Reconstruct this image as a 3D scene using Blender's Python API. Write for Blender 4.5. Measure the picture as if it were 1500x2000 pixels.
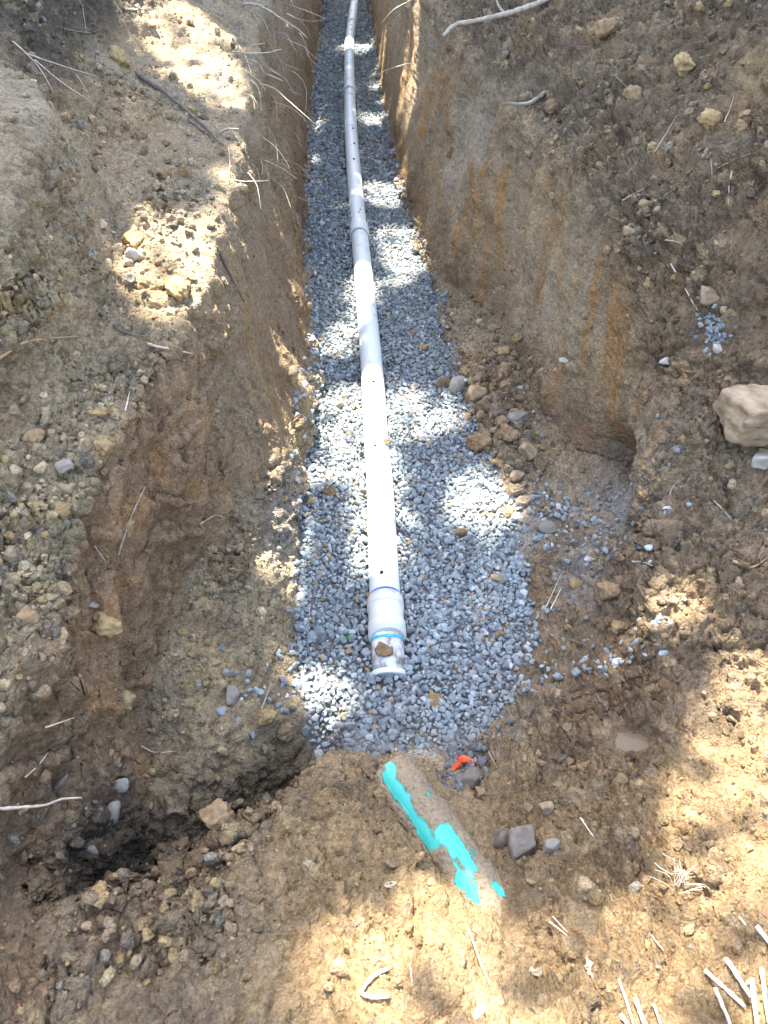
import bpy, bmesh, math, time
import numpy as np
from mathutils import Vector, Matrix

T0 = time.time()
for o in list(bpy.data.objects):
    bpy.data.objects.remove(o)
scene = bpy.context.scene
col = scene.collection

# ------------------------------------------------------------------ camera
CAM_Z, PITCH, F = 2.2, math.radians(43.0), 1502.0          # F in pixels of a 1500 x 2000 frame
cam_d = bpy.data.cameras.new('camera')
cam = bpy.data.objects.new('camera', cam_d)
col.objects.link(cam)
cam.location = (0, 0, CAM_Z)
cam.rotation_euler = (math.pi / 2 - PITCH, 0, 0)
cam_d.sensor_fit = 'VERTICAL'
cam_d.sensor_height = 24.0
cam_d.sensor_width = 18.0
cam_d.lens = 24.0 * F / 2000.0
cam_d.clip_start = 0.02
cam_d.clip_end = 600
scene.camera = cam

# ------------------------------------------------------------------ sky, sun, exposure
SUN = np.array([-0.17, 0.36, 1.0]); SUN /= np.linalg.norm(SUN)     # towards the sun
world = bpy.data.worlds.new('World')
scene.world = world
world.use_nodes = True
wn = world.node_tree
wn.nodes.clear()
sky = wn.nodes.new('ShaderNodeTexSky')
sky.sky_type = 'NISHITA'
sky.sun_disc = False
sky.sun_elevation = math.asin(SUN[2])
sky.sun_rotation = math.atan2(SUN[0], SUN[1])
sky.air_density = 1.0
sky.dust_density = 2.5
sky.ozone_density = 0.6
bg = wn.nodes.new('ShaderNodeBackground')
bg.inputs['Strength'].default_value = 0.15
wo = wn.nodes.new('ShaderNodeOutputWorld')
wn.links.new(sky.outputs[0], bg.inputs[0])
wn.links.new(bg.outputs[0], wo.inputs[0])
sun_d = bpy.data.lights.new('sun', 'SUN')
sun_d.energy = 5.0
sun_d.angle = math.radians(0.53)
sun_d.color = (1.0, 0.94, 0.85)
sun = bpy.data.objects.new('sun', sun_d)
col.objects.link(sun)
sun.location = (0, 0, 30)
sun.rotation_euler = Vector(SUN).to_track_quat('Z', 'Y').to_euler()
scene.view_settings.view_transform = 'Standard'
scene.view_settings.look = 'None'
scene.view_settings.gamma = 1.0
scene.view_settings.use_curve_mapping = False
scene.view_settings.exposure = 2.6
scene.cycles.max_bounces = 6
scene.cycles.diffuse_bounces = 4
scene.cycles.use_denoising = True

# ------------------------------------------------------------------ numpy noise
def _h(ix, iy, iz, s):
    h = (ix.astype(np.uint32) * np.uint32(374761393) + iy.astype(np.uint32) * np.uint32(668265263)
         + iz.astype(np.uint32) * np.uint32(2147483647) + np.uint32((s * 974634777) & 0xffffffff))
    h ^= h >> np.uint32(13); h *= np.uint32(1274126177); h ^= h >> np.uint32(16)
    h *= np.uint32(2246822519); h ^= h >> np.uint32(15)
    return h
def _r(h):
    return (h & np.uint32(0xffffff)).astype(np.float32) / np.float32(16777216.0)
def vnoise(p, seed=0):
    """smooth value noise in -1..1, p (n,3)"""
    with np.errstate(over='ignore'):
        i = np.floor(p).astype(np.int64); f = (p - i).astype(np.float32)
        u = f * f * f * (f * (f * 6 - 15) + 10)
        out = np.zeros(len(p), np.float32)
        for dx in (0, 1):
            wx = u[:, 0] if dx else 1 - u[:, 0]
            for dy in (0, 1):
                wy = u[:, 1] if dy else 1 - u[:, 1]
                for dz in (0, 1):
                    wz = u[:, 2] if dz else 1 - u[:, 2]
                    out += wx * wy * wz * _r(_h(i[:, 0] + dx, i[:, 1] + dy, i[:, 2] + dz, seed))
    return out * 2 - 1
def fbm(p, freq, octaves=4, seed=0, gain=0.5):
    a, s, tot = 1.0, 0.0, 0.0
    p = np.asarray(p)
    for k in range(octaves):
        s = s + a * vnoise(p * freq + 17.3 * k, seed + k)
        tot += a; a *= gain; freq *= 2.03
    return s / tot
def worley(p, seed=0, facet=False):
    """F1, F2 and a random number of the nearest cell"""
    with np.errstate(over='ignore'):
        b = np.floor(p - 0.5).astype(np.int64)
        f1 = np.full(len(p), 9.0, np.float32); f2 = f1.copy(); rid = np.zeros(len(p), np.float32); off = np.zeros((len(p), 3), np.float32)
        for dx in (0, 1):
            for dy in (0, 1):
                for dz in (0, 1):
                    c = b + np.array([dx, dy, dz])
                    h = _h(c[:, 0], c[:, 1], c[:, 2], seed)
                    h2 = h * np.uint32(2654435761); h2 ^= h2 >> np.uint32(15)
                    h3 = h2 * np.uint32(2246822519); h3 ^= h3 >> np.uint32(13)
                    q = c + 0.5 + (np.stack([_r(h), _r(h2), _r(h3)], 1) - 0.5) * 0.85
                    d = np.sqrt(((p - q) ** 2).sum(1)).astype(np.float32)
                    m = d < f1
                    f2 = np.where(m, f1, np.minimum(f2, d))
                    rid = np.where(m, _r(h3 * np.uint32(40503) ^ (h >> np.uint32(3))), rid)
                    f1 = np.where(m, d, f1)
                    if facet: off[m] = (p - q)[m]
    return (f1, f2, rid, off) if facet else (f1, f2, rid)
def sstep(a, b, x):
    t = np.clip((np.asarray(x) - a) / (b - a), 0, 1)
    return t * t * (3 - 2 * t)
def pchip(x, y, xq):
    x = np.asarray(x, float); y = np.asarray(y, float)
    h = np.diff(x); d = np.diff(y) / h
    m = np.zeros(len(x))
    for k in range(1, len(x) - 1):
        if d[k - 1] * d[k] > 0:
            w1, w2 = 2 * h[k] + h[k - 1], h[k] + 2 * h[k - 1]
            m[k] = (w1 + w2) / (w1 / d[k - 1] + w2 / d[k])
    m[0], m[-1] = d[0], d[-1]
    xq = np.clip(xq, x[0], x[-1])
    i = np.clip(np.searchsorted(x, xq) - 1, 0, len(x) - 2)
    t = (xq - x[i]) / h[i]
    return ((1 + 2 * t) * (1 - t) ** 2 * y[i] + t * (1 - t) ** 2 * h[i] * m[i]
            + t * t * (3 - 2 * t) * y[i + 1] + t * t * (t - 1) * h[i] * m[i + 1])

# ------------------------------------------------------------------ mesh helpers
def fast_mesh(name, verts, faces, smooth=False, colors=None):
    me = bpy.data.meshes.new(name)
    verts = np.ascontiguousarray(verts, np.float32); faces = np.ascontiguousarray(faces, np.int32)
    n, k = faces.shape
    me.vertices.add(len(verts)); me.vertices.foreach_set('co', verts.ravel())
    me.loops.add(n * k); me.loops.foreach_set('vertex_index', faces.ravel())
    me.polygons.add(n)
    me.polygons.foreach_set('loop_start', np.arange(0, n * k, k, dtype=np.int32))
    me.polygons.foreach_set('use_smooth', np.full(n, smooth))
    if colors is not None:
        a = me.color_attributes.new('Col', 'FLOAT_COLOR', 'POINT')
        c = np.ones((len(verts), 4), np.float32); c[:, :3] = colors
        a.data.foreach_set('color', c.ravel())
    me.update(calc_edges=True)
    return me
def link(name, me, mat=None, parent=None, loc=(0, 0, 0)):
    o = bpy.data.objects.new(name, me)
    col.objects.link(o)
    if mat is not None and me is not None and len(me.materials) == 0:
        me.materials.append(mat)
    o.location = loc
    if parent is not None:
        o.parent = parent
    return o
def poly_obj(name, verts, faces, mat, parent=None, smooth=True, center=True):
    """mixed polygons; origin at the middle of the base unless parented"""
    v = np.array(verts, float)
    off = np.zeros(3)
    if parent is not None:
        off = np.array(parent.location)
    elif center:
        off = np.array([(v[:, 0].min() + v[:, 0].max()) / 2, (v[:, 1].min() + v[:, 1].max()) / 2, v[:, 2].min()])
    me = bpy.data.meshes.new(name)
    me.from_pydata([tuple(p) for p in v - off], [], [tuple(int(i) for i in f) for f in faces])
    if smooth:
        me.polygons.foreach_set('use_smooth', np.full(len(me.polygons), True))
    me.update()
    return link(name, me, mat, parent, tuple(off) if parent is None else (0, 0, 0))
def empty(name, loc):
    o = bpy.data.objects.new(name, None)
    col.objects.link(o); o.location = loc; o.empty_display_size = 0.05
    return o
def tag(o, label=None, cat=None, group=None, kind=None):
    if label: o['label'] = label
    if cat: o['category'] = cat
    if group: o['group'] = group
    if kind: o['kind'] = kind
    return o
def tube(pts, radii, n=8, flat=1.0, wob=0.0, seed=0):
    pts = np.array(pts, float); m = len(pts)
    radii = np.broadcast_to(radii, (m,)).astype(float)
    tan = np.gradient(pts, axis=0); tan /= np.linalg.norm(tan, axis=1)[:, None] + 1e-9
    ref = np.array([0, 0, 1.0]) if abs(tan[0, 2]) < 0.9 else np.array([1.0, 0, 0])
    rng = np.random.default_rng(seed)
    V, Fc = [], []
    for i in range(m):
        t = tan[i]; a = np.cross(t, ref); a /= np.linalg.norm(a) + 1e-9; b = np.cross(a, t)
        ref = b
        for k in range(n):
            th = 2 * math.pi * k / n
            r = radii[i] * (1 + wob * rng.uniform(-1, 1))
            V.append(pts[i] + a * math.cos(th) * r + b * math.sin(th) * r * flat)
    for i in range(m - 1):
        for k in range(n):
            Fc.append((i * n + k, i * n + (k + 1) % n, (i + 1) * n + (k + 1) % n, (i + 1) * n + k))
    Fc.append(tuple(range(n - 1, -1, -1))); Fc.append(tuple(range((m - 1) * n, m * n)))
    return np.array(V), Fc
def resample(pts, n):
    pts = np.array(pts, float)
    s = np.r_[0, np.cumsum(np.linalg.norm(np.diff(pts, axis=0), axis=1))]
    q = np.linspace(0, s[-1], n)
    return np.stack([pchip(s, pts[:, k], q) if len(pts) > 2 else np.interp(q, s, pts[:, k]) for k in range(pts.shape[1])], 1)
_ico = {}
def ico(level):
    if level not in _ico:
        bm = bmesh.new(); bmesh.ops.create_icosphere(bm, subdivisions=level, radius=1.0)
        v = np.array([p.co[:] for p in bm.verts]); f = np.array([[q.index for q in fc.verts] for fc in bm.faces])
        bm.free(); _ico[level] = (v, f)
    return _ico[level]
def rock_shape(seed, level=2, cuts=11, rough=0.05, soft=0.0, lump=0.0, box=False):
    v, f = ico(level)
    rng = np.random.default_rng(seed)
    n = rng.normal(size=(cuts, 3)); n /= np.linalg.norm(n, axis=1)[:, None]
    d = rng.uniform(0.48, 0.95, cuts)
    if box:                                                  # a block: six nearly square faces and a few chipped corners
        bn = np.array([[1, 0, 0], [-1, 0, 0], [0, 1, 0], [0, -1, 0], [0, 0, 1], [0, 0, -1.0]]) + rng.normal(0, .13, (6, 3))
        n = np.concatenate([bn / np.linalg.norm(bn, axis=1)[:, None], n]); d = np.concatenate([rng.uniform(.60, .72, 6), rng.uniform(.82, 1.0, cuts)])
    dn = v @ n.T
    r = np.where(dn > 1e-3, d / np.maximum(dn, 1e-3), 9.0).min(1)
    r = np.minimum(r, 1.12)
    r = r * (1 - soft) + soft * 0.85
    if rough: r = r * (1 + rough * fbm(v, 2.6, 3, seed))
    if lump:
        f1, f2, _ = worley(v * 2.3 + seed * 3.1, seed)
        r = r * (1 + lump * (0.5 - f1))
    return v * r[:, None], f

# ------------------------------------------------------------------ materials
def mat_new(name):
    m = bpy.data.materials.new(name); m.use_nodes = True
    nt = m.node_tree; b = nt.nodes['Principled BSDF']
    return m, nt, b
def nd(nt, t, **kw):
    n = nt.nodes.new(t)
    for k, v in kw.items():
        if hasattr(n, k) and not isinstance(v, (tuple, list)): setattr(n, k, v)
        else: n.inputs[k].default_value = v
    return n
def noise(nt, scale, detail=4, rough=0.55, vec=None):
    n = nt.nodes.new('ShaderNodeTexNoise')
    n.inputs['Scale'].default_value = scale; n.inputs['Detail'].default_value = detail; n.inputs['Roughness'].default_value = rough
    if vec is not None: nt.links.new(vec, n.inputs['Vector'])
    return n
def ramp(nt, src, stops):
    r = nt.nodes.new('ShaderNodeValToRGB')
    els = r.color_ramp.elements
    while len(els) < len(stops): els.new(0.5)
    for e, (p, c) in zip(els, stops):
        e.position = p; e.color = (*c, 1) if len(c) == 3 else c
    nt.links.new(src, r.inputs[0])
    return r
def mixc(nt, mode, fac, a, b):
    m = nt.nodes.new('ShaderNodeMix'); m.data_type = 'RGBA'; m.blend_type = mode
    for sock, val in ((m.inputs[0], fac), (m.inputs[6], a), (m.inputs[7], b)):
        if hasattr(val, 'is_output'): nt.links.new(val, sock)
        elif isinstance(val, (int, float)): sock.default_value = val
        else: sock.default_value = (*val, 1)
    return m.outputs[2]
def bump(nt, b, h, strength, dist):
    n = nt.nodes.new('ShaderNodeBump'); n.inputs['Strength'].default_value = strength; n.inputs['Distance'].default_value = dist
    nt.links.new(h, n.inputs['Height']); nt.links.new(n.outputs[0], b.inputs['Normal'])
def soil_material():
    m, nt, b = mat_new('soil')
    at = nd(nt, 'ShaderNodeAttribute'); at.attribute_name = 'Col'
    tc = nt.nodes.new('ShaderNodeTexCoord'); v = tc.outputs['Object']
    n1 = noise(nt, 55, 5, 0.65, v); r1 = ramp(nt, n1.outputs[0], [(0.3, (0.62, 0.60, 0.57)), (0.5, (1, 1, 1)), (0.72, (1.32, 1.28, 1.2))])
    c = mixc(nt, 'MULTIPLY', 0.85, at.outputs['Color'], r1.outputs[0])
    n2 = noise(nt, 240, 3, 0.6, v); r2 = ramp(nt, n2.outputs[0], [(0.32, (0.6, 0.57, 0.54)), (0.5, (1, 1, 1)), (0.7, (1.3, 1.3, 1.28))])
    c = mixc(nt, 'MULTIPLY', 0.7, c, r2.outputs[0])
    nt.links.new(c, b.inputs['Base Color'])
    b.inputs['Roughness'].default_value = 0.92
    b.inputs['Specular IOR Level'].default_value = 0.25
    n3 = noise(nt, 130, 6, 0.7, v)
    vo = nt.nodes.new('ShaderNodeTexVoronoi'); vo.inputs['Scale'].default_value = 105; vo.inputs['Randomness'].default_value = 1.0
    wv = nt.nodes.new('ShaderNodeVectorMath'); wv.operation = 'MULTIPLY_ADD'; wv.inputs[1].default_value = (.012,) * 3
    nt.links.new(n1.outputs['Color'], wv.inputs[0]); nt.links.new(v, wv.inputs[2]); nt.links.new(wv.outputs[0], vo.inputs['Vector'])
    ma = nt.nodes.new('ShaderNodeMath'); ma.operation = 'MULTIPLY_ADD'; ma.inputs[1].default_value = -.75
    nt.links.new(vo.outputs['Distance'], ma.inputs[0]); nt.links.new(n3.outputs[0], ma.inputs[2])
    bump(nt, b, ma.outputs[0], 1.0, 0.010)
    vr = ramp(nt, vo.outputs['Color'], [(.1, (.80, .79, .78)), (.9, (1.2, 1.19, 1.16))])
    c = mixc(nt, 'MULTIPLY', .8, c, vr.outputs[0]); nt.links.new(c, b.inputs['Base Color'])
    return m
def attr_rock_material(name, rough=0.8, scale=160, spec=0.3):
    m, nt, b = mat_new(name)
    at = nd(nt, 'ShaderNodeAttribute'); at.attribute_name = 'Col'
    tc = nt.nodes.new('ShaderNodeTexCoord'); v = tc.outputs['Object']
    n1 = noise(nt, scale, 4, 0.6, v); r1 = ramp(nt, n1.outputs[0], [(0.3, (0.72, 0.72, 0.72)), (0.5, (1, 1, 1)), (0.7, (1.22, 1.21, 1.2))])
    c = mixc(nt, 'MULTIPLY', 0.8, at.outputs['Color'], r1.outputs[0])
    nt.links.new(c, b.inputs['Base Color'])
    b.inputs['Roughness'].default_value = rough; b.inputs['Specular IOR Level'].default_value = spec
    n3 = noise(nt, scale * 1.6, 4, 0.6, v); bump(nt, b, n3.outputs[0], 0.5, 0.003)
    return m
def tint_material(name, c1, c2, rough=0.85, scale=40, bumpd=0.002, vary=0.25, spec=0.3):
    """two-tone noise material with a slightly different brightness for each object"""
    m, nt, b = mat_new(name)
    tc = nt.nodes.new('ShaderNodeTexCoord'); v = tc.outputs['Object']
    n1 = noise(nt, scale, 5, 0.6, v); r1 = ramp(nt, n1.outputs[0], [(0.33, c1), (0.66, c2)])
    oi = nt.nodes.new('ShaderNodeObjectInfo')
    mr = nt.nodes.new('ShaderNodeMapRange'); mr.inputs[3].default_value = 1 - vary; mr.inputs[4].default_value = 1 + vary
    nt.links.new(oi.outputs['Random'], mr.inputs[0])
    hs = nt.nodes.new('ShaderNodeHueSaturation'); nt.links.new(mr.outputs[0], hs.inputs['Value']); nt.links.new(r1.outputs[0], hs.inputs['Color'])
    nt.links.new(hs.outputs[0], b.inputs['Base Color'])
    b.inputs['Roughness'].default_value = rough; b.inputs['Specular IOR Level'].default_value = spec
    n3 = noise(nt, scale * 3, 4, 0.6, v); bump(nt, b, n3.outputs[0], 0.7, bumpd)
    return m
M_SOIL = soil_material()
M_GRAVEL = attr_rock_material('gravel_stone', 0.85, 120)
M_CLOD = tint_material('clod', (0.16, 0.105, 0.055), (0.33, 0.225, 0.12), 0.95, 45, 0.004, 0.2)
M_CLOD_Y = tint_material('yellow_clod', (0.26, 0.17, 0.075), (0.46, 0.33, 0.16), 0.95, 45, 0.004, 0.15)
M_STONE_GREY = tint_material('grey_stone', (0.215, 0.185, 0.145), (0.335, 0.305, 0.255), 0.85, 26, 0.004)
M_STONE_DARK = tint_material('dark_stone', (0.115, 0.09, 0.065), (0.20, 0.17, 0.14), 0.8, 26, 0.004)
M_STONE_TAN = tint_material('tan_stone', (0.23, 0.16, 0.09), (0.47, 0.36, 0.225), 0.9, 19, 0.008)
M_STONE_PALE = tint_material('pale_stone', (0.36, 0.32, 0.25), (0.55, 0.50, 0.42), 0.7, 25, 0.002)
M_ROOT = tint_material('pale_root', (0.34, 0.27, 0.19), (0.58, 0.50, 0.39), 0.8, 60, 0.001)
M_ROOT_TAN = tint_material('tan_root', (0.34, 0.21, 0.10), (0.52, 0.35, 0.18), 0.8, 60, 0.001)
M_ROOT_DARK = tint_material('dark_root', (0.09, 0.075, 0.06), (0.20, 0.165, 0.13), 0.85, 50, 0.001)
M_STRAW = tint_material('straw', (0.55, 0.46, 0.30), (0.78, 0.70, 0.54), 0.6, 50, 0.0006)

# ------------------------------------------------------------------ terrain: a lofted sheet through the trench
# each station: Y, then (X, z) of  L7 L6 L5 L4 L3 L2 L1 C R1 R2 R3 R4 R5 R6 R7
ST = []
def st(y, L, c, R):
    L = [(-45, 1.9), (-4.5, 1.9)] + list(reversed(L)); R = list(R) + [(4.5, 1.75), (45, 1.9)]
    ST.append((y, L + [c] + R))
bankL = lambda z: [(-0.3, z), (-0.6, z), (-0.9, z + .05), (-1.2, z + .2), (-1.7, z + .6)]
bankR = lambda z: [(0.3, z), (0.55, z), (0.85, z + .03), (1.2, z + .1), (1.8, z + .4)]
st(-45, bankL(1.7), (0, 1.8), bankR(1.7))
st(-4, bankL(1.5), (0, 1.6), bankR(1.5))
st(-1.2, bankL(.85), (0, .85), bankR(.85))
st(0.0, bankL(.6), (0, .6), bankR(.58))
#            L1            L2            L3            L4            L5
st(0.35, [(-.30, .50), (-.62, .47), (-.88, .55), (-1.10, .72), (-1.40, .95)], (0, .50), [(.32, .47), (.58, .46), (.84, .47), (1.2, .50), (1.7, .68)])
st(0.60, [(-.30, .42), (-.74, .42), (-.88, .56), (-1.06, .70), (-1.36, .95)], (0, .38), [(.32, .33), (.56, .34), (.84, .40), (1.2, .47), (1.7, .65)])
st(0.76, [(-.30, .36), (-.73, .24), (-.85, .60), (-1.05, .72), (-1.33, .95)], (0, .28), [(.32, .20), (.54, .25), (.82, .36), (1.2, .44), (1.7, .62)])
st(0.90, [(-.27, .30), (-.71, .08), (-.83, .66), (-1.03, .76), (-1.30, .97)], (0, .20), [(.30, .14), (.52, .19), (.82, .30), (1.2, .40), (1.7, .60)])
st(1.06, [(-.20, .19), (-.70, .06), (-.82, .70), (-1.00, .80), (-1.28, 1.0)], (0.03, .12), [(.26, .08), (.50, .14), (.84, .25), (1.2, .35), (1.7, .58)])
st(1.20, [(-.20, .07), (-.71, .10), (-.81, .73), (-.97, .83), (-1.25, 1.02)], (0.03, .02), [(.27, .03), (.52, .10), (.86, .22), (1.2, .32), (1.7, .58)])
st(1.32, [(-.25, .02), (-.73, .19), (-.79, .78), (-.95, .86), (-1.22, 1.05)], (0.02, 0), [(.36, .015), (.58, .08), (.88, .20), (1.2, .31), (1.7, .60)])
st(1.60, [(-.31, 0), (-.69, .28), (-.74, .92), (-.90, .95), (-1.15, 1.2)], (0.01, 0), [(.48, 0), (.72, .08), (.90, .26), (1.2, .37), (1.7, .70)])
st(1.90, [(-.34, 0), (-.60, .33), (-.67, .97), (-.88, 1.0), (-1.00, 1.42)], (0.0, 0), [(.54, 0), (.86, .09), (.98, .38), (1.3, .48), (1.7, .88)])
st(2.25, [(-.35, 0), (-.47, .32), (-.60, 1.02), (-.89, 1.05), (-.99, 1.50)], (-0.01, 0), [(.54, 0), (.96, .08), (1.03, .48), (1.3, .62), (1.62, 1.15)])
st(2.50, [(-.36, 0), (-.43, .30), (-.57, 1.06), (-.92, 1.10), (-1.02, 1.53)], (-0.02, 0), [(.52, 0), (.99, .06), (1.05, .50), (1.28, .82), (1.62, 1.35)])
st(2.72, [(-.36, 0), (-.41, .22), (-.58, 1.08), (-1.0, 1.17), (-1.14, 1.54)], (-0.03, 0), [(.48, 0), (.86, .08), (.99, .68), (1.24, 1.0), (1.62, 1.48)])
st(3.05, [(-.37, 0), (-.40, .12), (-.60, 1.1), (-1.10, 1.24), (-1.42, 1.56)], (-0.05, 0), [(.42, 0), (.70, .13), (.90, .85), (1.18, 1.14), (1.62, 1.56)])
st(3.56, [(-.38, 0), (-.42, .07), (-.62, 1.12), (-1.16, 1.28), (-1.45, 1.66)], (-0.08, 0), [(.36, 0), (.64, .17), (.80, .98), (1.10, 1.22), (1.6, 1.62)])
st(4.4, [(-.47, 0), (-.50, .06), (-.66, 1.16), (-1.18, 1.33), (-1.42, 1.76)], (-0.12, 0), [(.30, 0), (.37, .1), (.58, 1.05), (.95, 1.3), (1.5, 1.66)])
st(5.67, [(-.58, 0), (-.61, .05), (-.75, 1.2), (-1.1, 1.42), (-1.6, 1.76)], (-0.19, 0), [(.15, 0), (.19, .06), (.40, 1.12), (.8, 1.36), (1.4, 1.70)])
st(8.0, [(-.69, 0), (-.71, .05), (-.83, 1.25), (-1.2, 1.5), (-1.8, 1.82)], (-0.31, 0), [(-.02, 0), (.01, .05), (.18, 1.2), (.6, 1.45), (1.3, 1.78)])
st(13.4, [(-.87, 0), (-.89, .05), (-1.0, 1.3), (-1.5, 1.6), (-2.2, 1.88)], (-0.50, 0), [(-.23, 0), (-.2, .05), (-.05, 1.3), (.4, 1.6), (1.2, 1.85)])
st(24, [(-1.3, 0), (-1.32, .05), (-1.45, 1.4), (-1.9, 1.7), (-2.6, 1.9)], (-0.9, 0), [(-.6, 0), (-.57, .05), (-.4, 1.4), (.1, 1.7), (1.0, 1.88)])
st(30, [(-1.5, 1.5), (-1.55, 1.55), (-1.7, 1.7), (-2.2, 1.8), (-3.0, 1.9)], (-1.1, 1.5), [(-.9, 1.5), (-.85, 1.55), (-.7, 1.7), (0, 1.8), (.8, 1.9)])
st(80, bankL(1.7), (0, 1.8), bankR(1.7))
SY = np.array([s[0] for s in ST]); SX = np.array([[p[0] for p in s[1]] for s in ST]); SZ = np.array([[p[1] for p in s[1]] for s in ST])

rows = np.concatenate([np.linspace(-45, -1.5, 9)[:-1], np.linspace(-1.5, 0.28, 12)[:-1], np.linspace(0.28, 2.7, 415)[:-1],
                       np.linspace(2.7, 5.6, 230)[:-1], np.linspace(5.6, 14, 190)[:-1], np.linspace(14, 30, 24)[:-1], np.linspace(30, 80, 6)])
segn = [7, 16, 66, 76, 130, 84, 58, 66, 72, 128, 84, 66, 16, 7]
cpar = np.concatenate([np.linspace(k, k + 1, n, endpoint=False) for k, n in enumerate(segn)] + [[14.0]])
NR, NC = len(rows), len(cpar)
CX = np.stack([pchip(SY, SX[:, k], rows) for k in range(15)], 1); CZ = np.stack([pchip(SY, SZ[:, k], rows) for k in range(15)], 1)
ci = np.clip(np.floor(cpar).astype(int), 0, 13); ct = cpar - ci
X = CX[:, ci] * (1 - ct) + CX[:, ci + 1] * ct
Z = CZ[:, ci] * (1 - ct) + CZ[:, ci + 1] * ct
def blur_cols(A, sig):
    k = np.arange(-int(3 * sig), int(3 * sig) + 1); w = np.exp(-0.5 * (k / sig) ** 2); w /= w.sum()
    P = np.pad(A, ((0, 0), (len(k) // 2,) * 2), mode='edge')
    return sum(w[i] * P[:, i:i + A.shape[1]] for i in range(len(k)))
core = (cpar > 1.6) & (cpar < 12.4)
Xb, Zb = blur_cols(X, 2.6), blur_cols(Z, 2.6)
X[:, core], Z[:, core] = Xb[:, core], Zb[:, core]
Y = np.repeat(rows[:, None], NC, 1)
U = np.repeat(cpar[None, :], NR, 0)                      # column parameter 0..14, 7 = centre
P = np.stack([X, Y, Z], 2)
def grid_normals(P):
    du = np.gradient(P, axis=1); dv = np.gradient(P, axis=0)
    n = np.cross(du, dv); n /= np.linalg.norm(n, axis=2)[:, :, None] + 1e-12
    return n
def seg(a, b, w=0.25):
    """soft mask of columns between the parameters a and b"""
    return sstep(a - w, a + w, U) * (1 - sstep(b - w, b + w, U))
inview = sstep(-1.4, 0.2, Y) * (1 - sstep(14, 20, Y)) * seg(1.2, 12.8, 0.5)
wallL, wallR = seg(4, 5, .15), seg(9, 10, .15)
fore = 1 - sstep(1.0, 1.3, Y)
floor_m = seg(6, 8, .06) * sstep(1.16, 1.34, Y)
wall = np.maximum(wallL, wallR) * (1 - fore)
flat = lambda A: A.reshape(-1, 3)
# --- large undulation
N = grid_normals(P)
p = flat(P)
lo = fbm(p, 1.7, 3, 3).reshape(NR, NC); md = fbm(p, 4.8, 3, 9).reshape(NR, NC)
amp = (0.055 * lo + 0.030 * md) * inview * (1 - floor_m)
farw = sstep(5, 8, Y)
amp *= (1 - 0.45 * farw * wall)
P = P + N * amp[:, :, None]
P[:, :, 2] += floor_m * inview * 0.016 * fbm(p, 2.6, 3, 21).reshape(NR, NC)
KS = np.where(U > 7, -.45, -.12 - .75 * (1 - sstep(1.7, 2.6, Y)))
# --- bucket marks: wide flutes and fine scratches that run down the cut faces
N = grid_normals(P); p = flat(P)
q = np.stack([(P[:, :, 1] + KS * P[:, :, 2]) * 7.0 + 0.6 * md, P[:, :, 2] * 0.8, U * 0.0], 2); fl1 = vnoise(flat(q), 31).reshape(NR, NC)
q = np.stack([(P[:, :, 1] + KS * P[:, :, 2]) * 26.0, P[:, :, 2] * 1.6, U * 0.0], 2); fl2 = vnoise(flat(q), 32).reshape(NR, NC)
q = np.stack([(P[:, :, 1] + KS * P[:, :, 2]) * 80.0, P[:, :, 2] * 4.0, U * 0.0], 2); fl3 = vnoise(flat(q), 33).reshape(NR, NC)
flmask = wall * np.maximum(0.35 + 0.65 * sstep(-0.25, 0.35, lo + 0.5 * md), 1.25 * (1 - sstep(1.7, 2.5, Y)) * (U < 7))
P = P + N * (((0.030 + .022 * wallR * (1 - farw)) * fl1 + 0.015 * fl2 + 0.0045 * fl3) * flmask * (1 - 0.3 * farw))[:, :, None]

# --- hand-placed shapes
def gauss(x0, y0, z0, rx, ry, rz):
    return np.exp(-(((P[:, :, 0] - x0) / rx) ** 2 + ((P[:, :, 1] - y0) / ry) ** 2 + ((P[:, :, 2] - z0) / rz) ** 2))
P[:, :, 0] += 0.20 * gauss(0.97, 2.50, 0.14, .13, .12, .15)          # hollow scooped into the right corner
P[:, :, 0] += 0.05 * gauss(-.40, 2.35, 0.28, .12, .16, .12)          # clay shoulder at the foot of the left wall
P[:, :, 0] += 0.05 * gauss(-.40, 2.95, 0.20, .10, .14, .12)
P[:, :, 2] -= 0.07 * gauss(-.52, .92, .12, .16, .12, .3)             # pit beside the mound
P[:, :, 2] += 0.05 * gauss(-.12, 1.10, .14, .12, .07, .3)
P[:, :, 2] += 0.10 * gauss(0.54, 2.78, 0.05, .10, .32, .2)           # slumped soil along the right wall
P[:, :, 2] += 0.07 * gauss(0.42, 3.35, 0.03, .08, .25, .2)
P[:, :, 2] += 0.04 * gauss(0.62, 1.78, 0.06, .12, .10, .3)
# crest of the foreground mound and the pit behind it
cxs = [-.95, -.6, -.43, -.26, -.14]
yc = np.interp(P[:, :, 0], cxs, [.52, .65, .81, .98, 1.13]) + .02 * md; zc = np.interp(P[:, :, 0], cxs, [.47, .42, .36, .25, .14])
sd = Y - yc
wx_ = sstep(-.98, -.90, P[:, :, 0]) * (1 - sstep(-.20, -.10, P[:, :, 0]))
wp = wx_ * sstep(4.9, 5.25, U)
zt_ = zc - (zc + .10) * sstep(0, .13, sd) + .25 * sstep(.22, .55, sd)
P[:, :, 2] = np.where((sd > 0) & (sd < .55), P[:, :, 2] * (1 - wp) + wp * np.minimum(P[:, :, 2], zt_), P[:, :, 2])
wc = wx_ * np.exp(-(sd / .12) ** 2) * (sd <= 0)
P[:, :, 2] = P[:, :, 2] * (1 - wc) + wc * np.maximum(P[:, :, 2], zc)
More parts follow.
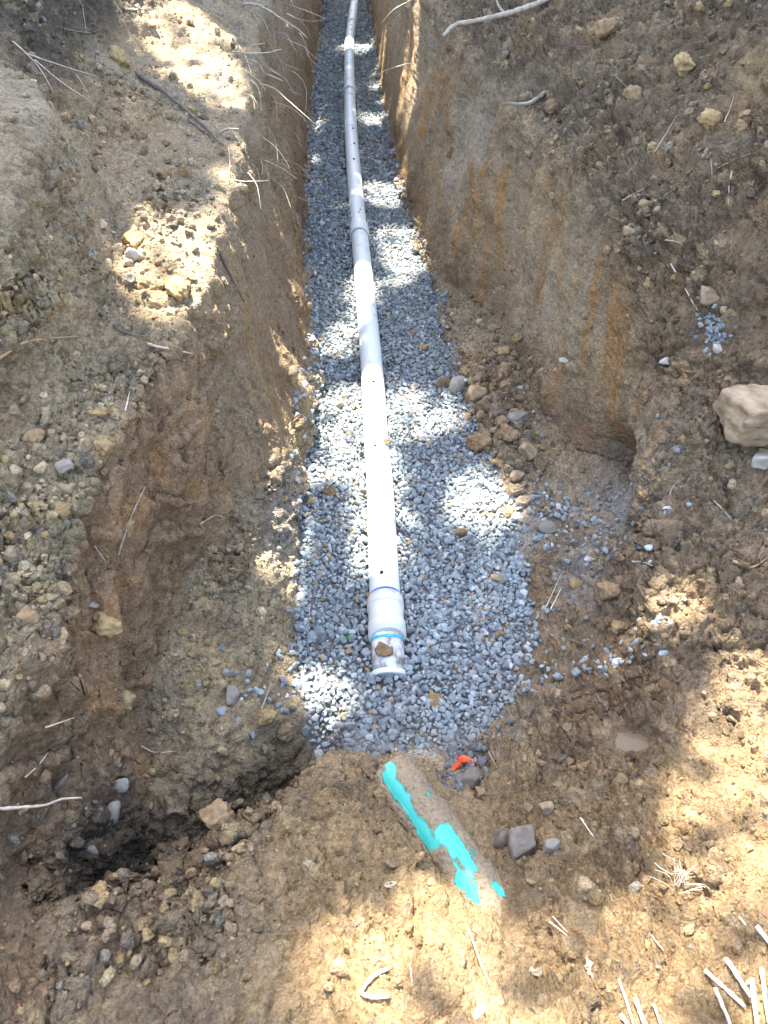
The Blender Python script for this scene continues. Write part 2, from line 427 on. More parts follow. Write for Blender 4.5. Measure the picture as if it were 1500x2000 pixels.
# broken ledges in the near left bank, and bulges between the bucket marks on the right
nearL = (1 - sstep(1.9, 2.7, Y)) * seg(2, 6)
N = grid_normals(P)
sph = P[:, :, 2] * 6.5 + 1.3 * md + .9 * lo + P[:, :, 1] * .8; fr = sph - np.floor(sph)
P = P + N * (nearL * inview * (.5 + .5 * wallL) * .030 * (fr ** 1.6 - .4) * (1 - sstep(.93, 1.0, fr)))[:, :, None]
# exposed top of the old pipe
PA, PB = np.array([0.035, 1.085]), np.array([0.375, 0.545])
PAX_Z, PR = 0.160, 0.060
pd = PB - PA; plen = np.linalg.norm(pd); pd /= plen
rel = P[:, :, :2] - PA; tt = (rel @ pd) / plen; perp = rel @ np.array([-pd[1], pd[0]])
pm = np.exp(-(perp / 0.085) ** 2) * sstep(-.14, .0, tt) * (1 - sstep(.98, 1.15, tt))
tgt = np.interp(tt, [0, .1, .35, .6, .8, 1.0], [.180, .150, .172, .212, .246, .262]) + 0.022 * md
P[:, :, 2] = P[:, :, 2] * (1 - pm) + pm * tgt
# flat bottom for the puddle
PUD = np.array([0.725, 1.185])
pe = ((P[:, :, 0] - PUD[0]) / .085) ** 2 + ((P[:, :, 1] - PUD[1]) / .05) ** 2
pudm = np.exp(-pe ** 2)
pud_z = float(np.median(P[:, :, 2][pe < 1.0])) - 0.020
P[:, :, 2] = P[:, :, 2] * (1 - pudm) + pudm * (pud_z - 0.006)

# --- clods and crumbs
N = grid_normals(P); p = flat(P)
sub = (inview > 0.02).ravel(); ps = p[sub]
def scat(a, fill=0.0):
    o = np.full(len(p), fill, np.float32); o[sub] = a
    return o.reshape(NR, NC)
wx = np.stack([fbm(ps, 9, 2, 41), fbm(ps, 9, 2, 42), fbm(ps, 9, 2, 43)], 1) * 0.035
wx2 = np.stack([fbm(ps, 38, 2, 44), fbm(ps, 38, 2, 45), fbm(ps, 38, 2, 46)], 1) * 0.010
def clods(freq, seed, keep):
    f1, f2, rid, of = worley((ps + wx + wx2) * freq, seed, True)
    a1, a2 = rid * 6.2832 * 13, np.cos(rid * 91.0)
    gdir = np.stack([np.cos(a1) * np.sqrt(1 - a2 ** 2), np.sin(a1) * np.sqrt(1 - a2 ** 2), a2], 1)
    rnd = np.sqrt(np.maximum(0, 1 - (f1 / 0.95) ** 2))
    h = (.35 * rnd + .65 * np.clip(.75 + 1.1 * (of * gdir).sum(1), 0, 1.3)) * sstep(0.0, 0.14, f2 - f1)
    h *= np.where(rid < keep, 0.35 + 0.65 * rid / keep, 0.0)
    return scat(h), scat(rid)
c0, r0 = clods(5.2, 50, .8)
c1, r1 = clods(10.5, 51, .75)
c2, r2 = clods(25.0, 52, .8)
c3, r3 = clods(60.0, 53, .85)
crum = (0.60 * seg(2, 3) + 0.42 * seg(3, 4) + 0.85 * seg(5, 6, .2) + 0.90 * seg(8, 9, .2) + 0.95 * seg(10, 12.6, .3))
crum = np.maximum(crum, 0.30 * wall * (1 - .75 * (1 - sstep(1.7, 2.5, Y)) * (U < 7)))
nearL = (1 - sstep(1.7, 2.5, Y)) * seg(2, 6)
crum = np.maximum(crum, nearL * (1 - 0.88 * wallL) * 0.95)
crum = np.maximum(crum, fore * 0.62)
crum = np.maximum(crum, 0.8 * seg(8, 12.6) * (1 - sstep(1.9, 2.4, Y)))
patch = sstep(-0.35, 0.30, fbm(p, 3.1, 3, 61).reshape(NR, NC))
crum = crum * (0.45 + 0.55 * patch) * inview * (1 - floor_m) * (1 - .97 * pudm) * (1 - 0.55 * pm)
fine = scat(fbm(ps, 85, 3, 71, 0.65)); rough_ = scat(fbm(ps, 22, 4, 72, 0.6))
def billow(freq, seed, oc=4, gain=.55):
    a, s_, t_ = 1.0, 0.0, 0.0
    for k in range(oc):
        s_ = s_ + a * np.abs(vnoise(ps * freq + wx * freq * .8 + 3.1 * k, seed + k)); t_ += a; a *= gain; freq *= 2.1
    return scat(s_ / t_)
bl = billow(8.0, 181); bl2 = billow(23.0, 187, 3, .6)
disp = crum * (0.055 * c0 * seg(9.8, 12.6) + 0.036 * c1 + 0.026 * c2 + 0.0135 * c3 + .048 * (bl - .3) + .034 * (bl2 - .3)) + inview * (1 - floor_m) * (1 - pudm) * .018 * (bl - .3) + inview * (1 - 0.9 * floor_m) * (1 - .95 * pudm) * (0.0042 * fine * (0.35 + crum) + 0.010 * rough_ * (0.35 + 0.8 * crum))
# ragged holes and cracks
pit = sstep(0.42, 0.62, scat(fbm(ps, 11, 3, 81))) * crum
crk = sstep(0.10, 0.0, np.abs(scat(fbm(ps, 6.5, 4, 82, 0.6)))) * sstep(0.1, 0.5, crum) * sstep(-.1, .3, md)
disp -= 0.022 * pit + 0.013 * crk
disp *= (1 - 0.35 * sstep(4, 9, Y))
P = P + N * disp[:, :, None]

# --- soil colour (what the soil itself is made of)
def C(*c): return np.array(c, float)
TAN, OCHRE, BROWN, DARK, TOP = C(.36, .285, .185), C(.34, .225, .105), C(.225, .15, .085), C(.135, .095, .06), C(.075, .058, .042)
GREY, ORANGE, PALE, RUST = C(.34, .33, .31), C(.42, .215, .075), C(.45, .385, .285), C(.27, .125, .05)
rgb = np.broadcast_to(TAN, (NR, NC, 3)).copy()
def lay(c, m):
    global rgb
    m = np.clip(m, 0, 1)[:, :, None]
    rgb = rgb * (1 - m) + c * m
n_a = fbm(p, 2.2, 4, 91).reshape(NR, NC); n_b = fbm(p, 7, 4, 92).reshape(NR, NC); n_c = fbm(p, 3.7, 3, 93).reshape(NR, NC)
lay(OCHRE, sstep(-.2, .5, n_a) * .55)
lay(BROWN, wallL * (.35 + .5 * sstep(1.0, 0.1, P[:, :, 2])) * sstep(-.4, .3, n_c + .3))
lay(OCHRE, wall * sstep(0.05, .5, fl2 + .3 * fl1) * .6)
lay(ORANGE, wallR * sstep(.35, .75, fl2 + .25 * n_b) * .7)
lay(PALE, wallR * sstep(.05, .5, -n_a + .3 * n_b) * .6 * (1 - sstep(5, 7, Y)))
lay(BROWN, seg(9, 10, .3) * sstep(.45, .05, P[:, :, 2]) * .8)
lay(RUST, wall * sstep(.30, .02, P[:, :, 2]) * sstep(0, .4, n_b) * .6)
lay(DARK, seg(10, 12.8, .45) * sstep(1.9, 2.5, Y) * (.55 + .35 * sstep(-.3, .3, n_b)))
lay(OCHRE, seg(10.2, 12.8, .4) * sstep(.15, .5, n_c) * .5)
lay(BROWN, seg(8, 12.8, .4) * (1 - sstep(1.9, 2.6, Y)) * .55)
lay(OCHRE, fore * .55 * (1 - seg(1, 5.4, .4)))
lay(C(.37, .295, .18), nearL * .75)
lay(C(.44, .32, .15), nearL * sstep(.1, .5, n_b) * .6)
lay(BROWN, nearL * sstep(.15, .5, -n_c) * .5)
lay(C(.29, .185, .10), nearL * wallL * .85)
lay(ORANGE, nearL * wallL * sstep(.2, .6, n_b) * .4)
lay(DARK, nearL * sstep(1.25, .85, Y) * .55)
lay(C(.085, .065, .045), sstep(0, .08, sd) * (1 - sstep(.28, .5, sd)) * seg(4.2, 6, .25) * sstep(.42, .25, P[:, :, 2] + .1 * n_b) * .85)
lay(TOP, sstep(1.32, 1.5, P[:, :, 2] + .08 * n_a) * seg(1.5, 4, .4) * sstep(2.9, 3.4, Y) * .9)
lay(TOP, sstep(1.50, 1.7, P[:, :, 2] + .08 * n_a) * seg(10, 13, .4) * .8)
lay(BROWN * .8, np.exp(-(((P[:, :, 0] - .56) / .14) ** 2 + ((P[:, :, 1] - 2.95) / .5) ** 2)) * sstep(.4, .2, P[:, :, 2]) * .7 * (U > 7.95))
lay(GREY, np.exp(-(((P[:, :, 0] - .98) / .10) ** 2 + ((P[:, :, 1] - 2.3) / .26) ** 2 + ((P[:, :, 2] - .1) / .12) ** 2)) * .95)
lay(GREY, np.exp(-(((P[:, :, 0] - .66) / .20) ** 2 + ((P[:, :, 1] - 2.1) / .30) ** 2)) * sstep(-.3, .3, n_b) * .75 * sstep(.25, .12, P[:, :, 2]))
lay(GREY, np.exp(-(((P[:, :, 0] + .38) / .07) ** 2 + ((P[:, :, 1] - 2.15) / .2) ** 2 + ((P[:, :, 2] - .18) / .14) ** 2)) * .7)
lay(C(.20, .19, .18), floor_m)
hue = (r1 * .5 + r2 * .5 + r3 * .35) / 1.35
rgb *= (1 + crum * (hue - .5) * .75)[:, :, None]
lay(C(.46, .36, .20), crum * ((r2 * 7.3) % 1 > .90) * .6)
lay(C(.22, .19, .15), crum * ((r3 * 9.1) % 1 > .90) * .6)
lay(DARK, crum * ((r1 * 5.7) % 1 > .86) * .5)
rgb *= (1 + .18 * n_b)[:, :, None]

idx = np.arange(NR * NC).reshape(NR, NC)
faces = np.stack([idx[:-1, :-1], idx[:-1, 1:], idx[1:, 1:], idx[1:, :-1]], 2).reshape(-1, 4)
fu = U[:-1, :-1].ravel(); fy = Y[:-1, :-1].ravel()
fz = np.where((fu >= 6) & (fu < 8) & (fy > 1.2) & (fy < 24), 0, np.where((fu < 6) & (fu >= 1) & (fy > 1.2) & (fy < 24), 1, np.where((fu >= 8) & (fu < 13) & (fy > 1.2) & (fy < 24), 2, 3)))
pv, cv = P.reshape(-1, 3), np.clip(rgb, .01, .9).reshape(-1, 3)
for k, nm in enumerate(['trench_floor', 'trench_bank_left', 'trench_bank_right', 'ground']):
    ff = faces[fz == k]; u, inv = np.unique(ff, return_inverse=True)
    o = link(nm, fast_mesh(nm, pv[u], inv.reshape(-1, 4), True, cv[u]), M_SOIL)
    tag(o, {'trench_floor': 'bare floor of the trench under the gravel bed', 'trench_bank_left': 'left bank and cut clay wall of the trench',
            'trench_bank_right': 'right bank and cut clay wall of the trench', 'ground': 'churned brown soil in the foreground around the trench end'}[nm], kind='structure')

# ------------------------------------------------------------------ looking points up on the terrain
cp, sp = math.cos(PITCH), math.sin(PITCH)
NV = grid_normals(P).reshape(-1, 3)
dep = pv[:, 1] * cp + (CAM_Z - pv[:, 2]) * sp
upc = pv[:, 1] * sp - (CAM_Z - pv[:, 2]) * cp
with np.errstate(divide='ignore', invalid='ignore'):
    sx = 750 + F * pv[:, 0] / dep; sy = 1000 - F * upc / dep
ok = (dep > 0.2) & (sx > -250) & (sx < 1750) & (sy > -250) & (sy < 2300)
oi = np.nonzero(ok)[0]; osx, osy, odp = sx[oi], sy[oi], dep[oi]
BW = 20
binid = {}
_bx = np.floor((osx + 250) / BW).astype(int); _by = np.floor((osy + 250) / BW).astype(int); _key = _by * 200 + _bx
_ord = np.argsort(_key, kind='stable'); _ks = _key[_ord]
def _bin(k):
    a, b = np.searchsorted(_ks, k), np.searchsorted(_ks, k + 1)
    return _ord[a:b]
def hit(x, y):
    """point, normal and depth of the soil seen along the ray of picture point x, y"""
    bx, by = int((x + 250) // BW), int((y + 250) // BW)
    c = np.concatenate([_bin((by + j) * 200 + bx + i) for i in (-1, 0, 1) for j in (-1, 0, 1)])
    d2 = (osx[c] - x) ** 2 + (osy[c] - y) ** 2
    for r in (5, 9, 16, 28):
        m = d2 < r * r
        if m.sum() >= 3: break
    c, d2 = c[m], d2[m]
    if len(c) == 0: raise ValueError('no soil at %s' % ((x, y),))
    near = odp[c] < odp[c].min() + 0.10
    c, d2 = c[near], d2[near]
    k = oi[c[np.argmin(d2)]]
    return ray(x, y, dep[k]), NV[k], dep[k]
def ray(x, y, d):
    a, b = (x - 750) / F * d, (1000 - y) / F * d
    return np.array([a, d * cp + b * sp, CAM_Z - d * sp + b * cp])

# ------------------------------------------------------------------ the white drain pipe
PIPE_R = 0.057
pipe_px = [(763, 1320), (757, 1250), (752, 1165), (747, 1050), (741, 930), (735, 860), (729, 760), (723, 680), (717, 610), (709, 530), (702, 455),
           (696, 390), (690, 320), (685, 250), (683, 187), (682, 140), (684, 70), (692, 8), (698, -30)]
def on_plane(x, y, z):
    d0 = ray(x, y, 1.0); dz = d0[2] - CAM_Z
    t = (z - CAM_Z) / dz
    return np.array([d0[0] * t, d0[1] * t, z])
PZ = 0.040
pp = np.array([on_plane(x, y, PZ) for x, y in pipe_px])
pp[:, 2] += 0.008 * np.sin(pp[:, 1] * 1.9) + 0.004 * np.sin(pp[:, 1] * 4.3)
pipe_x = lambda y: pchip(pp[:, 1], pp[:, 0], y)
pipe_z = lambda y: np.interp(y, pp[:, 1], pp[:, 2])
def along(y0, y1, n):
    ys = np.linspace(y0, y1, n)
    return np.stack([pipe_x(ys), ys, pipe_z(ys)], 1)

def pvc_material(name, base, dirt, amount, scale=14.0, rough=0.32):
    m, nt, b = mat_new(name)
    tc = nt.nodes.new('ShaderNodeTexCoord'); v = tc.outputs['Object']
    n1 = noise(nt, scale, 6, 0.65, v)
    r1 = ramp(nt, n1.outputs[0], [(0.60 - amount, (0, 0, 0)), (0.74 - amount * .6, (1, 1, 1))])
    n2 = noise(nt, 150, 3, 0.6, v); r2 = ramp(nt, n2.outputs[0], [(.35, tuple(.7 * c for c in dirt)), (.65, dirt)])
    n3 = noise(nt, 5, 3, 0.5, v); r3 = ramp(nt, n3.outputs[0], [(.3, tuple(.93 * c for c in base)), (.7, base)])
    c = mixc(nt, 'MIX', r1.outputs[0], r3.outputs[0], r2.outputs[0])
    nt.links.new(c, b.inputs['Base Color'])
    rr = nt.nodes.new('ShaderNodeMapRange'); rr.inputs[3].default_value = rough; rr.inputs[4].default_value = 0.95
    nt.links.new(r1.outputs[0], rr.inputs[0]); nt.links.new(rr.outputs[0], b.inputs['Roughness'])
    bump(nt, b, r1.outputs[0], 0.5, 0.002)
    return m
WHITE = (.85, .90, .88)
M_PVC = pvc_material('white_pvc', WHITE, (.40, .33, .24), 0.0, 9, .5)
M_PVC_C = pvc_material('stained_pvc', (.76, .75, .69), (.58, .50, .38), 0.035, 7, .5)
M_PVC_M = pvc_material('muddy_pvc', WHITE, (.30, .235, .165), 0.20, 16)
M_PRIMER = tint_material('blue_primer', (.035, .09, .36), (.07, .17, .50), .4, 40, .0003)
M_CYAN = tint_material('cyan_primer', (.03, .33, .50), (.10, .55, .68), .4, 60, .0003)
M_HOLE = tint_material('dark_hole', (.012, .012, .014), (.03, .03, .03), .9, 40, .0003)
M_SEAM = tint_material('seam_grime', (.10, .12, .13), (.26, .28, .28), .8, 60, .0003)

Y_C0, Y_C1 = 1.665, 1.845                                    # the coupling at the near end
pipe = empty('drain_pipe', (float(pipe_x(2.0)), 2.0, 0.0))
tag(pipe, 'long white plastic drain pipe laid on the gravel down the middle of the trench', 'pipe')
joints = [Y_C1 - .06, 5.02, 8.42, 11.5, 17.0]
def part_tube(name, pts, rad, mat, par=pipe, n=36):
    v, f = tube(pts, rad, n)
    root = par
    while root.parent: root = root.parent
    me = bpy.data.meshes.new(name)
    me.from_pydata([tuple(q) for q in v - np.array(root.location)], [], f)
    for pl in me.polygons: pl.use_smooth = len(pl.vertices) == 4
    me.update()
    return link(name, me, mat, par)
bells = []
for a, b in zip(joints[:-1], joints[1:]):
    s = part_tube('pipe_section', along(a, b + (.0 if b < 16 else 0), max(10, int((b - a) / .06))), PIPE_R, M_PVC)
    if a > 3:                                               # the widened socket at the near end of the farther section
        yb = np.array([a - .002, a, a + .004, a + .16, a + .185, a + .20])
        v = np.stack([pipe_x(yb), yb, pipe_z(yb)], 1)
        bl = part_tube('bell_socket', v, [PIPE_R + .002, PIPE_R + .0075, PIPE_R + .009, PIPE_R + .008, PIPE_R + .003, PIPE_R + .0005], M_PVC, s)
        part_tube('joint_line', along(a - .010, a - .003, 3), PIPE_R + .0016, M_SEAM, s)
# perforations and dark spots along the crown
first = pipe.children[0]
rngp = np.random.default_rng(5)
hole_y = [1.93, 2.70, 3.19, 4.10, 5.35, 5.30, 6.35, 6.72, 7.1, 9.35, 9.9, 10.9, 11.15, 11.4, 12.1, 12.8]
secs = [c for c in pipe.children if c.name.startswith('pipe_section')]
for k, y in enumerate(hole_y):
    th = math.pi / 2 + rngp.uniform(-.35, .30)
    c0 = np.array([float(pipe_x(y)), y, float(pipe_z(y))])
    rx, ry = (.0075, .010) if y < 6 else (.009, .022)
    V = []; Fh = []
    n = 12
    for j, rr in enumerate((1.0, .75)):
        for i in range(n):
            an = 2 * math.pi * i / n
            a2 = th + rr * math.cos(an) * rx / PIPE_R
            R_ = PIPE_R + (.0006 if j == 0 else .0013)
            V.append(c0 + [math.cos(a2) * R_, rr * math.sin(an) * ry, math.sin(a2) * R_])
    for i in range(n): Fh.append((i, (i + 1) % n, n + (i + 1) % n, n + i))
    Fh.append(tuple(range(n, 2 * n)))
    par = secs[int(np.clip(np.searchsorted(joints, y) - 1, 0, len(secs) - 1))]
    me = bpy.data.meshes.new('perforation'); me.from_pydata([tuple(q) for q in np.array(V) - np.array(pipe.location)], [], Fh); me.update()
    link('perforation', me, M_HOLE, par)
# coupling
L = Y_C1 - Y_C0
cy = Y_C0 + L * np.array([0, .015, .03, .30, .33, .36, .42, .62, .66, .70, .96, .985, 1.0])
cr = PIPE_R + np.array([.0035, .0075, .0085, .0085, .0095, .0075, .0065, .0065, .0075, .0090, .0088, .0075, .0035])
cpl = part_tube('coupling', np.stack([pipe_x(cy), cy, pipe_z(cy)], 1), cr, M_PVC_C)
part_tube('rim_ring', np.stack([pipe_x(cy[2:5]), cy[2:5], pipe_z(cy[2:5])], 1), PIPE_R + .0102, M_PVC_C, cpl)
part_tube('rim_ring', np.stack([pipe_x(cy[9:11]), cy[9:11], pipe_z(cy[9:11])], 1), PIPE_R + .0105, M_PVC_C, cpl)
part_tube('primer_band', along(Y_C1 + .001, Y_C1 + .013, 3), PIPE_R + .0012, M_PRIMER)
stub_dir = np.array([0.004, -.125, -.040])
s0 = np.array([float(pipe_x(Y_C0 + .01)), Y_C0 + .01, float(pipe_z(Y_C0)) - .002])
stub = part_tube('pipe_stub', [s0, s0 + stub_dir * .5, s0 + stub_dir], PIPE_R, M_PVC_M)
part_tube('primer_band', [s0 + stub_dir * .085, s0 + stub_dir * .16], PIPE_R + .0010, M_CYAN, stub)
part_tube('end_lip', [s0 + stub_dir * .985, s0 + stub_dir * 1.0, s0 + stub_dir * 1.12], [PIPE_R + .002, PIPE_R + .004, PIPE_R + .003], M_PVC, stub)
# mud stuck on the stub
v, f = rock_shape(77, 3, 9, .25, .3, .3)
mudc = s0 + stub_dir * .55 + np.array([-.018, -.004, PIPE_R - .004])
th = v * np.array([.036, .034, .012]) + mudc
poly = bpy.data.meshes.new('mud_patch'); poly.from_pydata([tuple(q) for q in th - np.array(pipe.location)], [], [tuple(map(int, q)) for q in f]); poly.update()
poly.polygons.foreach_set('use_smooth', np.full(len(poly.polygons), True))
link('mud_patch', poly, M_CLOD, stub)

# ------------------------------------------------------------------ gravel bed (uncountable: one object)
rng = np.random.default_rng(11)
def terrain_z(x, y):
    """height of the sheet at x, y (arrays) by its nearest rows"""
    z = np.empty(len(x)); ri = np.clip(np.searchsorted(rows, y), 1, NR - 1)
    for r in np.unique(ri):
        m = ri == r
        c = slice(int(np.searchsorted(cpar, 4.9)), int(np.searchsorted(cpar, 10.6)))
        xs, zs = P[r, c, 0], P[r, c, 2]
        o = np.argsort(xs)
        z[m] = np.interp(x[m], xs[o], zs[o])
    return z
gy = [1.08, 1.13, 1.19, 1.25, 1.32, 1.42, 1.6, 1.9, 2.25, 2.5, 3.05, 3.56, 4.4, 5.67, 8.0, 13.4, 17]
gl = [.20, .15, -.10, -.19, -.24, -.28, -.305, -.33, -.35, -.36, -.37, -.38, -.47, -.58, -.69, -.87, -.99]
gr = [.24, .285, .29, .32, .37, .43, .50, .54, .53, .48, .40, .36, .30, .15, -.02, -.23, -.37]
def gpoints(y0, y1, sp_):
    out = []
    y = y0; k = 0
    while y < y1:
        xs = np.arange(-1.1, 1.15, sp_) + (k % 2) * sp_ / 2
        out.append(np.stack([xs, np.full(len(xs), y)], 1)); y += sp_ * .87; k += 1
    q = np.concatenate(out); q += rng.uniform(-.42, .42, q.shape) * sp_
    return q
pts = np.concatenate([gpoints(1.07, 3.0, .0165), gpoints(3.0, 6.0, .0185), gpoints(6.0, 17, .026)])
e3 = np.stack([pts[:, 0], pts[:, 1], np.zeros(len(pts))], 1)
en = fbm(e3, 9, 3, 111) * .05 + fbm(e3, 40, 2, 112) * .02
xl, xr = np.interp(pts[:, 1], gy, gl), np.interp(pts[:, 1], gy, gr)
nearf = (1 - sstep(4, 6, pts[:, 1]))
inside = (pts[:, 0] > xl - .012 + en * nearf) & (pts[:, 0] < xr + .012 + en * nearf)
# stones spilled outwards over the soil, thinning out
dist = np.maximum(xl - pts[:, 0], pts[:, 0] - xr)
right = pts[:, 0] > xr
spill = np.where(right & (pts[:, 1] > 1.35) & (pts[:, 1] < 3.4), np.exp(-dist / .13) * .45 * sstep(-.15, .25, fbm(e3, 6, 2, 113)), np.where(pts[:, 1] < 1.7, np.exp(-dist / .035) * .25, 0) * (pts[:, 1] < 3))
spill += .45 * np.exp(-(((pts[:, 0] - .72) / .14) ** 2 + ((pts[:, 1] - 1.50) / .07) ** 2)) * (dist > 0)
spill += .30 * np.exp(-(((pts[:, 0] + .42) / .10) ** 2 + ((pts[:, 1] - 1.38) / .10) ** 2)) * (dist > 0)
spill += .30 * np.exp(-(((pts[:, 0] - .80) / .16) ** 2 + ((pts[:, 1] - 2.15) / .22) ** 2)) * (dist > 0)
keep = inside | ((rng.random(len(pts)) < spill) & (dist > 0) & (dist < .5))
pts, dist, inside = pts[keep], dist[keep], inside[keep]
zt = terrain_z(pts[:, 0], pts[:, 1])
px_, pz_ = pipe_x(pts[:, 1]), pipe_z(pts[:, 1])
dx = pts[:, 0] - px_
onp = (pts[:, 1] > 1.55)
size = np.exp(rng.normal(0, .28, len(pts))) * .0118
size = np.clip(size, .006, .021)
size *= np.where(pts[:, 1] > 6, 1.45, 1.0) * np.where(rng.random(len(pts)) < .02, 1.5, 1.0)
e3 = np.stack([pts[:, 0], pts[:, 1], np.zeros(len(pts))], 1)
heap = .028 * np.exp(-((np.abs(dx) - .070) / .035) ** 2) * (.6 + .8 * fbm(e3, 5, 2, 117)) * onp
heap += .016 * np.exp(-(((pts[:, 0] - s0[0]) / .05) ** 2 + ((pts[:, 1] - 1.515) / .035) ** 2))
heap += .045 * np.exp(-((dx + .055) / .045) ** 2) * sstep(4.4, 5.0, pts[:, 1]) * (1 - sstep(8.2, 9, pts[:, 1])) * sstep(-.1, .5, fbm(e3 * [0, 1, 1], 1.9, 2, 118))
z = zt + np.where(inside, rng.uniform(.0, .012, len(pts)), .25 * size) + heap + .006 * fbm(e3, 7, 2, 119)
clear = ~(onp & (dx ** 2 + (z - pz_) ** 2 < (PIPE_R + .30 * size) ** 2)) & ~((pts[:, 1] < 1.68) & (pts[:, 1] > 1.555) & (np.abs(pts[:, 0] - s0[0]) < .046))
clear &= ~((pts[:, 1] > Y_C0 - .02) & (pts[:, 1] < Y_C1 + .02) & (np.abs(dx) < PIPE_R + .012))
clear &= ~((np.abs(dx) < .030) & onp)
# nothing beneath the old pipe's line
pts, z, size, inside, e3 = pts[clear], z[clear], size[clear], inside[clear], e3[clear]
# dirtier, darker stones along the near end
gcol = np.array([.262, .292, .290]) * np.exp(rng.normal(0, .20, (len(pts), 1)))
pk = rng.random(len(pts))
gcol = np.where((pk < .05)[:, None], np.array([.50, .50, .49]) * rng.uniform(.8, 1.1, (len(pts), 1)), gcol)
gcol = np.where(((pk > .05) & (pk < .085))[:, None], np.array([.36, .25, .14]) * rng.uniform(.7, 1.2, (len(pts), 1)), gcol)
gcol = np.where(((pk > .085) & (pk < .17))[:, None], np.array([.16, .165, .175]) * rng.uniform(.8, 1.2, (len(pts), 1)), gcol)
muddy = sstep(1.36, 1.20, pts[:, 1] + .08 * fbm(e3, 8, 2, 121)) * .65 + .4 * sstep(.25, .5, fbm(e3, 4, 3, 122)) * (~inside)
gcol = gcol * (1 - muddy[:, None]) + np.array([.115, .105, .098]) * muddy[:, None]
def bake(shapes, pos, size, cols, name, mat, kind_args, squash=(.62, 1.0), tilt=.5):
    V, Fc, Cc, off = [], [], [], 0
    which = rng.integers(0, len(shapes), len(pos))
    for k, (sv, sf) in enumerate(shapes):
        m = np.nonzero(which == k)[0]
        if len(m) == 0: continue
        n = len(m)
        a = rng.uniform(0, 2 * np.pi, n); t = rng.normal(0, tilt, n); t2 = rng.normal(0, tilt, n)
        sc = np.stack([np.ones(n), rng.uniform(.62, 1.0, n), rng.uniform(squash[0], squash[1], n)], 1) * size[m][:, None]
        v = sv[None] * sc[:, None, :]
        for ax, an in ((0, t), (1, t2), (2, a)):
            i, j = [(1, 2), (2, 0), (0, 1)][ax]
            c, s = np.cos(an)[:, None], np.sin(an)[:, None]
            vi, vj = v[:, :, i].copy(), v[:, :, j].copy()
            v[:, :, i] = c * vi - s * vj; v[:, :, j] = s * vi + c * vj
        v = v + pos[m][:, None, :]
        V.append(v.reshape(-1, 3)); nv = len(sv)
        Fc.append((sf[None] + (np.arange(n) * nv)[:, None, None] + off).reshape(-1, 3)); off += n * nv
        Cc.append(np.repeat(cols[m], nv, 0))
    o = link(name, fast_mesh(name, np.concatenate(V), np.concatenate(Fc), False, np.concatenate(Cc)), mat)
    return tag(o, *kind_args)
near = pts[:, 1] < 2.5
ex = []
for _ in range(90):
    a_, q_ = rng.uniform(0, 6.283), abs(rng.normal(0, .55))
    h_, n_, _d = hit(1390 + math.cos(a_) * q_ * 34 + rng.normal(0, 4), 645 + math.sin(a_) * q_ * 52)
    ex.append(h_ + n_ * .004)
sh_hi = [rock_shape(200 + k, 2, 12, .04) for k in range(14)]
sh_lo = [rock_shape(240 + k, 1, 9, .0) for k in range(14)]
gp = np.stack([pts[:, 0], pts[:, 1], z], 1)
ne = len(ex); gp = np.concatenate([gp, np.array(ex)]); size = np.concatenate([size, rng.uniform(.006, .014, ne)]); gcol = np.concatenate([gcol, np.array([.22, .24, .24]) * rng.uniform(.7, 1.25, (ne, 1))]); near = np.concatenate([near, np.full(ne, True)])
allV = []
def bake_parts(groups, name, mat, args, **kw):
    """several detail levels written into one mesh"""
    obs = []
    for shapes, pos, s, c in groups:
        o = bake(shapes, pos, s, c, name, mat, (), **kw); obs.append(o)
    vs, fs, cs, off = [], [], [], 0
    for o in obs:
        me = o.data; n = len(me.vertices)
        a = np.empty(n * 3, np.float32); me.vertices.foreach_get('co', a); vs.append(a.reshape(-1, 3))
        l = np.empty(len(me.loops), np.int32); me.loops.foreach_get('vertex_index', l); fs.append(l.reshape(-1, 3) + off); off += n
        cc = np.empty(n * 4, np.float32); me.color_attributes['Col'].data.foreach_get('color', cc); cs.append(cc.reshape(-1, 4)[:, :3])
        bpy.data.objects.remove(o); bpy.data.meshes.remove(me)
    o = link(name, fast_mesh(name, np.concatenate(vs), np.concatenate(fs), False, np.concatenate(cs)), mat)
    tag(o, *args)
    return o
g = bake_parts([(sh_hi, gp[near], size[near], gcol[near]), (sh_lo, gp[~near], size[~near] * 1.06, gcol[~near])], 'gravel', M_GRAVEL,
               ('blue grey crushed stone gravel bedding the white pipe', 'gravel', None, 'stuff'))
print('gravel', len(pts), len(g.data.polygons), time.time() - T0)

# ------------------------------------------------------------------ loose crumbs of soil over the banks (uncountable)
quad_c = pv[faces].mean(1)
e1 = pv[faces[:, 2]] - pv[faces[:, 0]]; e2 = pv[faces[:, 3]] - pv[faces[:, 1]]
fn = np.cross(e1, e2); area = np.linalg.norm(fn, axis=1) * .5; fn /= np.linalg.norm(fn, axis=1)[:, None] + 1e-12
fc = crum.ravel()[faces[:, 0]]; vis = ok[faces[:, 0]]
w = area * vis * (fc ** 1.3) * sstep(.15, .6, fn[:, 2]) * sstep(-.5, .4, fbm(quad_c, 5, 2, 131)) * np.where(quad_c[:, 1] > 4, .25, 1.0)
w *= 1 + 1.6 * nearL.ravel()[faces[:, 0]]
w *= np.where(pm.ravel()[faces[:, 0]] > .5, .25, 1) * np.where(pudm.ravel()[faces[:, 0]] > .2, 0, 1)
nw = 13500
ch = rng.choice(len(faces), nw, p=w / w.sum())
cs_ = np.clip(.0042 * (rng.pareto(1.9, nw) + 1), .0042, .019) * np.where(quad_c[ch, 1] > 3, 1.4, 1)
